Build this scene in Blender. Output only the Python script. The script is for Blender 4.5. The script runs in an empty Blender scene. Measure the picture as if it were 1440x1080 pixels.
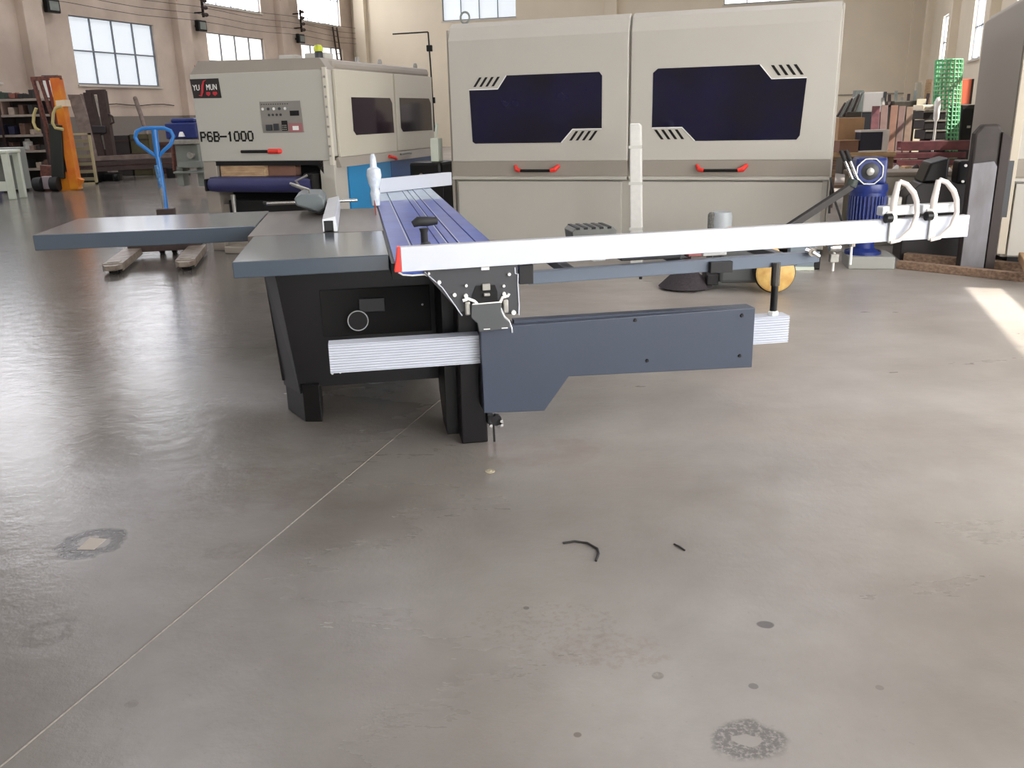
import bpy, bmesh, random
from math import *
from mathutils import Vector, Matrix
random.seed(7)
COL = bpy.context.scene.collection
# ------------------------------------------------------------------ camera maths (used once, to measure real positions)
CF, CP, CS, CH = 1240.0, radians(17), .0236, 1.5
Fv = Vector((0, cos(CP), -sin(CP))); Uv = Vector((0, sin(CP), cos(CP))); Xv = Vector((1, 0, 0))
RR = Xv*cos(CS) - Uv*sin(CS); UU = Uv*cos(CS) + Xv*sin(CS)
def ray(px, py): return Fv*CF + RR*(px-720) - UU*(py-540)
def fl(px, py, z=0.0):
    d = ray(px, py); t = (z-CH)/d.z
    return Vector((d.x*t, d.y*t, z))
def pY(px, py, Y):
    d = ray(px, py); t = Y/d.y
    return Vector((d.x*t, Y, CH+d.z*t))

# ------------------------------------------------------------------ materials
def lin(c):
    return tuple((v/255/12.92 if v/255 <= .04045 else ((v/255+.055)/1.055)**2.4) for v in c)+(1,)
MATS = {}
def mat(name, rgb, rough=.5, metal=0, noise=0, nscale=8, bump=0, spec=.5, rgb2=None, coat=0, stretch=None, emis=0, alpha=1, trans=0):
    if name in MATS: return MATS[name]
    m = bpy.data.materials.new(name); m.use_nodes = True; MATS[name] = m
    nt = m.node_tree; b = nt.nodes['Principled BSDF']
    b.inputs['Roughness'].default_value = rough; b.inputs['Metallic'].default_value = metal
    b.inputs['Specular IOR Level'].default_value = spec; b.inputs['Coat Weight'].default_value = coat; b.inputs['Coat Roughness'].default_value = .16
    b.inputs['Alpha'].default_value = alpha; b.inputs['Transmission Weight'].default_value = trans
    base = lin(rgb)
    b.inputs['Base Color'].default_value = base
    if emis:
        b.inputs['Emission Color'].default_value = base; b.inputs['Emission Strength'].default_value = emis
    tc = nt.nodes.new('ShaderNodeTexCoord')
    mp = nt.nodes.new('ShaderNodeMapping'); nt.links.new(tc.outputs['Object'], mp.inputs[0])
    if stretch: mp.inputs['Scale'].default_value = stretch
    if noise or rgb2:
        n = nt.nodes.new('ShaderNodeTexNoise'); n.inputs['Scale'].default_value = nscale; n.inputs['Detail'].default_value = 5
        nt.links.new(mp.outputs[0], n.inputs['Vector'])
        r = nt.nodes.new('ShaderNodeValToRGB'); r.color_ramp.elements[0].position = .35; r.color_ramp.elements[1].position = .68
        c2 = lin(rgb2) if rgb2 else tuple(v*(1-noise) for v in base[:3])+(1,)
        r.color_ramp.elements[0].color = c2; r.color_ramp.elements[1].color = base
        nt.links.new(n.outputs['Fac'], r.inputs[0]); nt.links.new(r.outputs[0], b.inputs['Base Color'])
        if bump:
            bp = nt.nodes.new('ShaderNodeBump'); bp.inputs['Strength'].default_value = bump; bp.inputs['Distance'].default_value = .01
            nt.links.new(n.outputs['Fac'], bp.inputs['Height']); nt.links.new(bp.outputs[0], b.inputs['Normal'])
    return m
beige = mat('painted beige sheet metal', (186, 182, 173), .42, noise=.04, nscale=2)
beige_d = mat('taupe painted sheet metal', (158, 150, 140), .45, noise=.05, nscale=3)
black = mat('black paint', (12, 11, 13), .4, spec=.35)
black_g = mat('black gloss paint', (10, 7, 11), .3, spec=.3, noise=.2, nscale=3)
rubber = mat('black rubber', (26, 25, 26), .7)
slate = mat('slate blue powder coat', (52, 60, 76), .42, noise=.06, nscale=4)
slate2 = mat('blue grey table paint', (72, 82, 94), .17, coat=.4, noise=.05, nscale=5)
darkpl = mat('charcoal plate', (52, 53, 57), .45)
iron = mat('ground cast iron', (112, 103, 95), .3, metal=.35, rgb2=(84, 76, 70), nscale=9, stretch=(1, .15, 1))
alu = mat('anodised aluminium', (205, 207, 210), .35, metal=.3, noise=.05)
white = mat('white aluminium', (188, 192, 203), .4, noise=.02)
chrome = mat('chrome', (215, 215, 215), .15, metal=1)
bluefilm = mat('blue protective film', (26, 64, 164), .3, rgb2=(46, 86, 184), nscale=5, bump=.25, coat=.3)
palefilm = mat('clear filmed aluminium', (178, 196, 214), .25, noise=.1, nscale=14, bump=.2)
red = mat('red plastic', (225, 52, 40), .4)
orangep = mat('orange paint', (222, 142, 30), .45, rgb2=(210, 104, 28), nscale=3)
rust = mat('rusty brown steel', (120, 66, 50), .65, rgb2=(78, 48, 42), nscale=20)
brownsteel = mat('dark brown steel', (62, 46, 42), .6, noise=.3, nscale=12)
wood = mat('pale timber', (196, 168, 132), .7, rgb2=(160, 128, 96), nscale=6, stretch=(1, 8, 8))
woodb = mat('brown timber', (152, 126, 104), .75, rgb2=(112, 88, 72), nscale=6, stretch=(1, 8, 8))
woodg = mat('weathered grey board', (122, 106, 98), .75, rgb2=(98, 84, 76), nscale=5)
card = mat('cardboard', (176, 140, 104), .8, noise=.12, nscale=5)
card2 = mat('brown cardboard', (136, 100, 84), .8, noise=.15, nscale=5)
blue = mat('bright blue paint', (42, 120, 196), .35, noise=.1, nscale=6)
cyan = mat('sky blue panel paint', (46, 140, 196), .4, noise=.05, nscale=3)
navy = mat('navy blue cast paint', (28, 48, 118), .35, noise=.25, nscale=14, bump=.15)
greys = mat('grey green machine paint', (132, 138, 132), .5, noise=.12, nscale=6)
whiteg = mat('pale green white enamel', (206, 212, 198), .5, noise=.06, nscale=6)
maroon = mat('maroon steel channel', (112, 62, 66), .5, rgb2=(86, 48, 54), nscale=7)
green = mat('green coated mesh', (74, 150, 104), .5, rgb2=(130, 196, 146), nscale=9)
yellow = mat('yellow painted wheel disc', (218, 184, 112), .5, rgb2=(190, 146, 80), nscale=12)
belt = mat('dark blue conveyor belt', (48, 50, 96), .5, noise=.15, nscale=4)
glassd = mat('dark tinted window', (14, 14, 52), .1, spec=.5, rgb2=(7, 7, 24), nscale=1.6)
glassp = mat('purple tinted window', (34, 22, 34), .06, spec=.6)
foam = mat('white foam wrap', (222, 221, 216), .7, noise=.06, nscale=20, bump=.3)
plastic = mat('cloudy plastic wrap', (214, 222, 232), .2, noise=.2, nscale=26, bump=.8)
frost = mat('pvc mat', (176, 182, 186), .5, noise=.05)
orangeb = mat('orange board', (232, 116, 86), .6)
silver = mat('galvanised steel', (170, 168, 162), .35, metal=.5, noise=.25, nscale=18)
bristle = mat('brush bristle', (58, 50, 54), .8, noise=.5, nscale=90, bump=.8, stretch=(1, 1, .1))
postm = mat('scuffed grey steel', (128, 128, 134), .45, rgb2=(104, 100, 102), nscale=7, stretch=(1, 1, .3))
redpaint = mat('dark red paint', (150, 34, 40), .5, noise=.15, nscale=3)
logo_black = mat('logo black', (20, 14, 14), .4)
lime = mat('lime beacon lens', (196, 206, 60), .35)
whitep = mat('white paint', (232, 232, 228), .5)
blackm = mat('matt black void', (9, 8, 9), .8)

# ------------------------------------------------------------------ mesh builder
class M:
    def __init__(s, off=(0, 0, 0)):
        s.v = []; s.f = []; s.o = Vector(off)
    def add(s, vs, fs):
        n = len(s.v); s.v += [Vector(p)+s.o for p in vs]; s.f += [[i+n for i in f] for f in fs]; return s
    def box(s, x0, x1, y0, y1, z0, z1):
        return s.add([(x0,y0,z0),(x1,y0,z0),(x1,y1,z0),(x0,y1,z0),(x0,y0,z1),(x1,y0,z1),(x1,y1,z1),(x0,y1,z1)],
                     [(3,2,1,0),(4,5,6,7),(0,1,5,4),(1,2,6,5),(2,3,7,6),(3,0,4,7)])
    def prism(s, poly, a, b, plane='xz'):
        f = {'xz': lambda p, t: (p[0], t, p[1]), 'xy': lambda p, t: (p[0], p[1], t), 'yz': lambda p, t: (t, p[0], p[1])}[plane]
        n = len(poly)
        return s.add([f(p, a) for p in poly]+[f(p, b) for p in poly],
                     [list(range(n))[::-1], list(range(n, 2*n))]+[(i, (i+1) % n, (i+1) % n+n, i+n) for i in range(n)])
    def tube(s, pts, r, n=10, closed=False):
        pts = [Vector(p) for p in pts]; k = len(pts); vs = []; prev = None
        for i, p in enumerate(pts):
            if closed: t = pts[(i+1) % k]-pts[i-1]
            else: t = pts[min(i+1, k-1)]-pts[max(i-1, 0)]
            t = t.normalized()
            if prev is None:
                a = t.orthogonal().normalized()
            else:
                a = (prev-t*prev.dot(t)); a = a.normalized() if a.length > 1e-6 else t.orthogonal().normalized()
            prev = a; b = t.cross(a); rr = r[i] if isinstance(r, (list, tuple)) else r
            vs += [p+a*cos(2*pi*j/n)*rr+b*sin(2*pi*j/n)*rr for j in range(n)]
        fs = [(i*n+j, i*n+(j+1) % n, ((i+1) % k)*n+(j+1) % n, ((i+1) % k)*n+j) for i in range(k if closed else k-1) for j in range(n)]
        if not closed: fs += [list(range(n))[::-1], [(k-1)*n+j for j in range(n)]]
        return s.add(vs, fs)
    def bar(s, p, q, w, h=None):                # rectangular bar between two points
        p = Vector(p); q = Vector(q); h = h or w; t = (q-p).normalized()
        a = t.cross(Vector((0, 0, 1))); a = a.normalized() if a.length > 1e-4 else Vector((1, 0, 0)); b = a.cross(t)
        vs = [e+a*i*w/2+b*j*h/2 for e in (p, q) for i, j in ((-1,-1),(1,-1),(1,1),(-1,1))]
        return s.add(vs, [(0,1,2,3)[::-1], (4,5,6,7), (0,1,5,4), (1,2,6,5), (2,3,7,6), (3,0,4,7)])
    def lathe(s, prof, c=(0, 0, 0), axis='z', n=24):
        f = {'z': lambda r, h, a: (r*cos(a), r*sin(a), h), 'y': lambda r, h, a: (r*cos(a), h, r*sin(a)), 'x': lambda r, h, a: (h, r*cos(a), r*sin(a))}[axis]
        vs = [Vector(c)+Vector(f(r, h, 2*pi*j/n)) for r, h in prof for j in range(n)]; k = len(prof)
        fs = [(i*n+j, i*n+(j+1) % n, (i+1)*n+(j+1) % n, (i+1)*n+j) for i in range(k-1) for j in range(n)]
        fs += [list(range(n))[::-1], [(k-1)*n+j for j in range(n)]]
        return s.add(vs, fs)
    def build(s, name, m, parent=None, bevel=0, smooth=False, label=None, kind=None, seg=2):
        me = bpy.data.meshes.new(name); me.from_pydata([tuple(p) for p in s.v], [], s.f); me.update()
        bm = bmesh.new(); bm.from_mesh(me); bmesh.ops.recalc_face_normals(bm, faces=bm.faces); bm.to_mesh(me); bm.free()
        me.materials.append(m); o = bpy.data.objects.new(name, me); COL.objects.link(o); o.parent = parent
        if bevel:
            b = o.modifiers.new('bevel', 'BEVEL'); b.width = bevel; b.segments = seg; b.limit_method = 'ANGLE'; b.angle_limit = radians(40)
        if smooth:
            for p in me.polygons: p.use_smooth = True
            try: me.set_sharp_from_angle(angle=radians(42))
            except Exception: pass
        if label: o['label'] = label
        if kind: o['kind'] = kind
        return o
def thing(name, label, cat, loc=(0, 0, 0), rz=0, group=None):
    o = bpy.data.objects.new(name, None); COL.objects.link(o); o.location = loc; o.rotation_euler = (0, 0, rz)
    o.empty_display_size = .2; o['label'] = label; o['category'] = cat
    if group: o['group'] = group
    return o
def tag(o, label, cat, group=None):
    o['label'] = label; o['category'] = cat
    if group: o['group'] = group
    return o
def struct(o, loc=None, rz=None):
    o['kind'] = 'structure'
    if loc is not None: o.location = loc
    if rz is not None: o.rotation_euler = (0, 0, rz)
    return o
def text(name, s, size, m, parent, loc, rot=(pi/2, 0, 0), sx=1, ext=.002, bold=0, align='LEFT', kern=1):
    c = bpy.data.curves.new(name, 'FONT'); c.body = s; c.size = size; c.extrude = ext; c.offset = bold; c.align_x = align; c.space_character = kern
    t = bpy.data.objects.new(name+'_tmp', c); COL.objects.link(t)
    dg = bpy.context.evaluated_depsgraph_get(); me = bpy.data.meshes.new_from_object(t.evaluated_get(dg))
    bpy.data.objects.remove(t); me.name = name; me.materials.clear(); me.materials.append(m)
    o = bpy.data.objects.new(name, me); COL.objects.link(o); o.parent = parent; o.location = loc; o.rotation_euler = rot; o.scale = (sx, 1, 1)
    return o
def local(root, p):                              # world point -> local frame of a thing
    d = Vector(p)-root.location; a = -root.rotation_euler.z
    return Vector((d.x*cos(a)-d.y*sin(a), d.x*sin(a)+d.y*cos(a), d.z))

# ================================================================== THE HALL
A = Vector((-7.75, 48.64, 0)); B = Vector((17.98, 40.13, 0)); WA = radians(71.7)
dL = Vector((.31399, .94942, 0)); HH = 9.6; LEN = 62
wallm = bpy.data.materials.new('limewashed plaster wall'); wallm.use_nodes = True
nt = wallm.node_tree; bs = nt.nodes['Principled BSDF']; bs.inputs['Roughness'].default_value = .85
geo = nt.nodes.new('ShaderNodeNewGeometry'); sep = nt.nodes.new('ShaderNodeSeparateXYZ'); nt.links.new(geo.outputs['Position'], sep.inputs[0])
gt = nt.nodes.new('ShaderNodeMath'); gt.operation = 'GREATER_THAN'; gt.inputs[1].default_value = 1.74; nt.links.new(sep.outputs['Z'], gt.inputs[0])
nz = nt.nodes.new('ShaderNodeTexNoise'); nz.inputs['Scale'].default_value = .6; nz.inputs['Detail'].default_value = 6; nt.links.new(geo.outputs['Position'], nz.inputs['Vector'])
r1 = nt.nodes.new('ShaderNodeValToRGB'); r1.color_ramp.elements[0].color = lin((176, 160, 146)); r1.color_ramp.elements[1].color = lin((206, 190, 174))
r1.color_ramp.elements[0].position = .35; r1.color_ramp.elements[1].position = .65
nt.links.new(nz.outputs['Fac'], r1.inputs[0])
mx = nt.nodes.new('ShaderNodeMix'); mx.data_type = 'RGBA'; mx.inputs['A'].default_value = lin((128, 120, 112)); nt.links.new(gt.outputs[0], mx.inputs['Factor'])
nt.links.new(r1.outputs[0], mx.inputs['B']); nt.links.new(mx.outputs['Result'], bs.inputs['Base Color'])
wallr = mat('cream plaster wall', (222, 210, 188), .85, noise=.06, nscale=.8)
ceilm = mat('ceiling panel', (190, 186, 178), .8)

def wall_with_openings(name, L, t0, t1, opens, m, th=.3):
    """wall in its own frame: local x along, +y outward; opens = (x0,x1,z0,z1)"""
    w = M(); xs = sorted({t0, t1}|{o[0] for o in opens}|{o[1] for o in opens}); zs = sorted({0, HH}|{o[2] for o in opens}|{o[3] for o in opens})
    for i in range(len(xs)-1):
        zc = 0; run = None
        for j in range(len(zs)-1):
            cx = (xs[i]+xs[i+1])/2; cz = (zs[j]+zs[j+1])/2
            hole = any(o[0] < cx < o[1] and o[2] < cz < o[3] for o in opens)
            if hole:
                if run is not None: w.box(xs[i], xs[i+1], 0, th, run, zs[j]); run = None
            elif run is None: run = zs[j]
        if run is not None: w.box(xs[i], xs[i+1], 0, th, run, zs[-1])
    return w.build(name, m)
# window glass: frosted, lit by the sky behind it
def pane_mat(name, rgb, st):
    m = bpy.data.materials.new(name); m.use_nodes = True; n = m.node_tree; b = n.nodes['Principled BSDF']
    b.inputs['Base Color'].default_value = (.6, .6, .6, 1); b.inputs['Roughness'].default_value = .3
    b.inputs['Emission Color'].default_value = lin(rgb); b.inputs['Emission Strength'].default_value = st
    return m
pane_lo = pane_mat('frosted daylit glass', (214, 226, 236), .74)
pane_mid = pane_mat('bright daylit glass', (250, 246, 240), 1.3)
pane_hi = pane_mat('brilliant daylit glass', (250, 250, 255), 9.0)
clear = bpy.data.materials.new('clear glass'); clear.use_nodes = True
n_ = clear.node_tree; n_.nodes.clear(); out = n_.nodes.new('ShaderNodeOutputMaterial'); tr = n_.nodes.new('ShaderNodeBsdfTransparent'); tr.inputs[0].default_value = (.95, .95, .95, 1)
gl = n_.nodes.new('ShaderNodeBsdfGlossy'); gl.inputs['Roughness'].default_value = .05; ms = n_.nodes.new('ShaderNodeMixShader'); ms.inputs[0].default_value = .06
n_.links.new(tr.outputs[0], ms.inputs[1]); n_.links.new(gl.outputs[0], ms.inputs[2]); n_.links.new(ms.outputs[0], out.inputs[0])
framem = mat('grey window bar', (120, 124, 130), .5)
WN = [0]
def window(wallorg, rz, x0, x1, z0, z1, pane, mull=4, hbar=True, dy=.12):
    WN[0] += 1
    e = bpy.data.objects.new('window_%d' % WN[0], None); COL.objects.link(e); e.location = wallorg; e.rotation_euler = (0, 0, rz); e['kind'] = 'structure'
    f = M(); t = .03
    f.box(x0, x1, dy-.03, dy+.03, z0, z0+t*1.6); f.box(x0, x1, dy-.03, dy+.03, z1-t, z1); f.box(x0, x0+t, dy-.03, dy+.03, z0, z1); f.box(x1-t, x1, dy-.03, dy+.03, z0, z1)
    for i in range(1, mull): x = x0+(x1-x0)*i/mull; f.box(x-.016, x+.016, dy-.03, dy+.03, z0, z1)
    if hbar: zc = z0+(z1-z0)*.5; f.box(x0, x1, dy-.035, dy+.035, zc-.022, zc+.022)
    f.build('window_frame', framem, e)
    M().box(x0, x1, dy+.035, dy+.045, z0, z1).build('pane', pane, e)
    M().box(x0-.05, x1+.05, -.06, .06, z0-.07, z0-.01).build('window_sill', mat('sill plaster', (196, 190, 180), .8), e)
# left wall
opL = []; 
pit = 7.05
lefts = [2.38+pit*k for k in range(-6, 3)]
Wp = Vector((-14.568, 28.036, 0)); tW = (A-Wp).length
lx = [x-tW for x in lefts]          # relative to corner A, negative toward the camera
for x in lx: opL += [(x, x+4.0, 2.75, 4.85), (x, x+4.0, 5.88, 8.2)]
wl = struct(wall_with_openings('wall_left', LEN, -LEN, .3, opL, wallm), A, WA)
for k, x in enumerate(lx):
    window(A, WA, x, x+4.0, 2.75, 4.85, pane_lo if k < 7 else pane_mid)
for k, x in enumerate(lx):
    window(A, WA, x, x+4.0, 5.88, 8.2, pane_hi, hbar=True)
tn = 0
pil = M()
for k in range(-5, 4):
    x = .7+7.07*k-tW; tn += 1
    if x > -.4: continue
    struct(M().box(x-.36, x+.36, -.3, .02, 0, HH).build('trim_%d' % tn, wallm, bevel=.02), A, WA)
# back wall
opB = [(4.98, 8.8, 5.98, 8.2), (18.6, 22.6, 5.98, 8.2)]
wb = struct(wall_with_openings('wall_back', 27.1, -.3, 27.4, opB, wallr), A, radians(-18.3))
for o in opB: window(A, radians(-18.3), *o, pane_mid if o[0] > 9 else pane_lo, hbar=False)
for x in (0.55, 13.5, 26.75):
    tn += 1; struct(M().box(x-.3, x+.3, -.3, .02, 0, HH).build('trim_%d' % tn, wallr, bevel=.02), A, radians(-18.3))
tn += 1; struct(M().box(13.9, 27, -.05, .02, 1.96, 2.02).build('trim_%d' % tn, mat('dado line', (150, 142, 130), .7), None), A, radians(-18.3))
# right wall (frame at corner B, local x runs toward the camera)
RZ = radians(-108.3)
fill_side = pane_mat('added side fill glass', (250, 250, 250), 12.0)  # glow for the added side windows, fill light from the right
opR = [(x, x+2.9, 2.75, 4.6) for x in (5.2, 12.3, 18.6)]+[(22.4, 26.3, 2.9, 4.9), (35.45, 39.6, 2.77, 3.4)]
wr = struct(wall_with_openings('wall_right', LEN, -.3, LEN, opR, wallr), B, RZ)
for o in opR[:3]: window(B, RZ, *o, pane_hi, mull=3)
window(B, RZ, *opR[3], clear, mull=4)
window(B, RZ, *opR[4], clear, mull=2, hbar=False)
for x in (1.7, 9.1, 16.3, 30.8):
    tn += 1; struct(M().box(x-.35, x+.35, -.26, .02, 0, HH).build('trim_%d' % tn, wallr, bevel=.02), B, RZ)
# front wall behind the camera
fr = A-dL*LEN
struct(wall_with_openings('wall_front', 27, -.3, 27.4, [], wallr), fr, radians(-18.3))
# ceiling
ce = M().box(-.3, 27.4, -LEN, .3, HH, HH+.15).build('ceiling', ceilm); struct(ce, A, radians(-18.3))

# ---- floor
fm = bpy.data.materials.new('polished worn concrete'); fm.use_nodes = True; nt = fm.node_tree; bs = nt.nodes['Principled BSDF']
geo = nt.nodes.new('ShaderNodeNewGeometry'); pos = geo.outputs['Position']
def N(t, **k):
    n = nt.nodes.new(t)
    for a, b in k.items(): setattr(n, a, b)
    return n
def noise(scale, detail=5, rough=.55, vec=None, st=None):
    n = N('ShaderNodeTexNoise'); n.inputs['Scale'].default_value = scale; n.inputs['Detail'].default_value = detail; n.inputs['Roughness'].default_value = rough
    v = vec or pos
    if st:
        mp = N('ShaderNodeMapping'); mp.inputs['Scale'].default_value = st; nt.links.new(v, mp.inputs[0]); v = mp.outputs[0]
    nt.links.new(v, n.inputs['Vector']); return n.outputs['Fac']
def ramp(src, stops):
    r = N('ShaderNodeValToRGB')
    while len(r.color_ramp.elements) < len(stops): r.color_ramp.elements.new(.5)
    for e, (p, c) in zip(r.color_ramp.elements, stops): e.position = p; e.color = c if len(c) == 4 else lin(c)
    nt.links.new(src, r.inputs[0]); return r.outputs[0]
def mixc(fac, a, b, mode='MIX'):
    m = N('ShaderNodeMix', data_type='RGBA', blend_type=mode)
    for k, v in (('Factor', fac), ('A', a), ('B', b)):
        if hasattr(v, 'is_linked'): nt.links.new(v, m.inputs[k])
        else: m.inputs[k].default_value = v
    return m.outputs['Result']
def mth(op, a, b=None):
    m = N('ShaderNodeMath', operation=op)
    for i, v in enumerate((a, b)):
        if v is None: continue
        if hasattr(v, 'is_linked'): nt.links.new(v, m.inputs[i])
        else: m.inputs[i].default_value = v
    return m.outputs[0]
FLOORC = [(114, 107, 101), (134, 128, 122), (150, 145, 140)]
col = ramp(noise(.7, 8, .6), [(.3, FLOORC[0]), (.5, FLOORC[1]), (.7, FLOORC[2])])
col = mixc(mth('MULTIPLY', ramp(noise(5, 8, .7), [(.45, (0, 0, 0, 1)), (.75, (1, 1, 1, 1))]), .22), col, lin((122, 114, 106)))
col = mixc(mth('MULTIPLY', ramp(noise(2.2, 6, .6, st=(.35, 1, 1)), [(.52, (0, 0, 0, 1)), (.72, (1, 1, 1, 1))]), .3), col, lin((120, 110, 104)))
col = mixc(mth('MULTIPLY', ramp(noise(38, 3, .6), [(.66, (0, 0, 0, 1)), (.74, (1, 1, 1, 1))]), .22), col, lin((92, 86, 80)))
def stain(col, p, rin, rout, sx, amount, c, nsc=60, lo=.4, hi=.55):
    v = N('ShaderNodeVectorMath', operation='SUBTRACT'); nt.links.new(pos, v.inputs[0]); v.inputs[1].default_value = p
    wob = N('ShaderNodeTexNoise'); wob.inputs['Scale'].default_value = 14; nt.links.new(pos, wob.inputs['Vector'])
    s = N('ShaderNodeVectorMath', operation='MULTIPLY'); nt.links.new(v.outputs[0], s.inputs[0]); s.inputs[1].default_value = (sx, 1, 1)
    l = N('ShaderNodeVectorMath', operation='LENGTH'); nt.links.new(s.outputs[0], l.inputs[0])
    d = mth('ADD', l.outputs['Value'], mth('MULTIPLY', mth('SUBTRACT', wob.outputs['Fac'], .5), rout*.7))
    o = N('ShaderNodeMapRange', interpolation_type='SMOOTHSTEP'); nt.links.new(d, o.inputs[0])
    for i, x in enumerate((rout, rout*.75, 0, 1)): o.inputs[i+1].default_value = x
    f = o.outputs[0]
    if rin:
        q = N('ShaderNodeMapRange', interpolation_type='SMOOTHSTEP'); nt.links.new(d, q.inputs[0])
        for i, x in enumerate((rin*.8, rin, 0, 1)): q.inputs[i+1].default_value = x
        f = mth('MULTIPLY', f, q.outputs[0])
    g = ramp(noise(nsc, 5, .7), [(lo, (0, 0, 0, 1)), (hi, (1, 1, 1, 1))])
    return mixc(mth('MULTIPLY', mth('MULTIPLY', f, g), amount), col, lin(c))
for (px, py, ri, ro, sx, am, c, ns, lo, hi) in [
    (130, 763, .06, .14, 1, .95, (58, 52, 48), 70, .34, .46), (68, 888, .05, .09, 1, .4, (104, 96, 90), 30, .3, .5), (1076, 878, 0, .022, .8, .9, (70, 64, 60), 40, .2, .3),
    (1052, 1040, .022, .085, .8, .8, (74, 70, 66), 80, .4, .52), (925, 950, 0, .02, 1, .7, (96, 86, 78), 40, .3, .5),
    (860, 915, 0, .1, .5, .5, (122, 110, 100), 30, .45, .6), (1340, 895, 0, .13, .5, .35, (126, 116, 108), 20, .4, .6), (770, 880, 0, .16, .6, .45, (116, 104, 96), 45, .5, .62),
    (300, 690, 0, .3, .5, .4, (112, 100, 96), 8, .4, .6), (330, 775, 0, .07, .5, .4, (108, 98, 90), 30, .4, .6), (1130, 600, 0, .25, .35, .35, (140, 130, 118), 10, .4, .6),
    (760, 635, 0, .2, .6, .45, (124, 104, 98), 8, .35, .6), (185+720-720, 990, 0, .02, 1, .5, (110, 100, 92), 40, .3, .5), (812, 1033, 0, .012, 1, .8, (90, 80, 70), 40, .2, .3),
    (1060, 965, 0, .015, 1, .8, (80, 74, 68), 40, .2, .3), (740, 855, 0, .012, 1, .8, (80, 74, 68), 40, .2, .3), (1237, 967, 0, .012, 1, .7, (100, 90, 86), 40, .2, .3)]:
    col = stain(col, tuple(fl(px, py)), ri, ro, sx, am, c, ns, lo, hi)

ro = N('ShaderNodeMapRange'); nt.links.new(noise(1.6, 6, .65, st=(.6, 1.6, 1)), ro.inputs[0])
for i, x in enumerate((.25, .75, .24, .42)): ro.inputs[i+1].default_value = x
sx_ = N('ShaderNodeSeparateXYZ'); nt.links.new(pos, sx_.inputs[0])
polish_shade = N('ShaderNodeMapRange', interpolation_type='SMOOTHSTEP'); nt.links.new(mth('ADD', mth('ADD', sx_.outputs['X'], mth('MULTIPLY', sx_.outputs['Y'], .18)), mth('MULTIPLY', noise(.5, 5, .6), 2.5)), polish_shade.inputs[0])  # polish mask, reused below to paint the left floor dimmer
for i, x in enumerate((-.6, 2.2, .42, 1.0)): polish_shade.inputs[i+1].default_value = x
nt.links.new(mth('MULTIPLY', ro.outputs[0], polish_shade.outputs[0]), bs.inputs['Roughness'])
painted_light = N('ShaderNodeMapRange', interpolation_type='SMOOTHSTEP')  # light painted into the floor colour, brighter toward the right and back
nt.links.new(mth('ADD', mth('ADD', mth('MULTIPLY', sx_.outputs['X'], .55), mth('MULTIPLY', sx_.outputs['Y'], .3)), mth('MULTIPLY', noise(.8, 5, .6), 1.6)), painted_light.inputs[0])
for i, x in enumerate((.9, 4.2, .76, 1.34)): painted_light.inputs[i+1].default_value = x
sc_ = N('ShaderNodeVectorMath', operation='SCALE'); nt.links.new(col, sc_.inputs[0]); nt.links.new(painted_light.outputs[0], sc_.inputs['Scale'])
lm = N('ShaderNodeMapRange'); nt.links.new(polish_shade.outputs[0], lm.inputs[0])
for i, x in enumerate((.5, 1, .72, 1)): lm.inputs[i+1].default_value = x  # painted shade: floor colour lowered on the left side
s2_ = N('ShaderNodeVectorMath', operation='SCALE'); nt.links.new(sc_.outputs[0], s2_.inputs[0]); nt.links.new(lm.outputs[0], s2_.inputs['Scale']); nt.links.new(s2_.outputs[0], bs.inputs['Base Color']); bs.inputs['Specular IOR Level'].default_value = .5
bp = N('ShaderNodeBump'); bp.inputs['Strength'].default_value = .42; bp.inputs['Distance'].default_value = .01
nt.links.new(noise(7, 8, .66), bp.inputs['Height']); nt.links.new(bp.outputs[0], bs.inputs['Normal'])
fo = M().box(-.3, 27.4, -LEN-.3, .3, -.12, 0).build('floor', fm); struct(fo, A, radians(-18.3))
# sawn joint in the slab
jm = mat('joint filler', (150, 143, 134), .8, noise=.3, nscale=60)
ja, jb = fl(0, 1079), fl(552, 618); jd = (jb-ja).normalized(); jn = Vector((-jd.y, jd.x, 0))
ja = ja-jd*1.5; jb = jb+jd*1.2
tn += 1; struct(M().prism([(p.x, p.y) for p in (ja-jn*.0025, jb-jn*.0025, jb+jn*.0025, ja+jn*.0025)], .0, .0012, 'xy').build('trim_%d' % tn, jm))
tn += 1; struct(M().prism([(p.x, p.y) for p in (ja+jn*.0025, jb+jn*.0025, jb+jn*.0055, ja+jn*.0055)], .0, .0008, 'xy').build('trim_%d' % tn, mat('dark joint edge', (84, 78, 72), .9)))  # dark line along one edge of the joint

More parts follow.
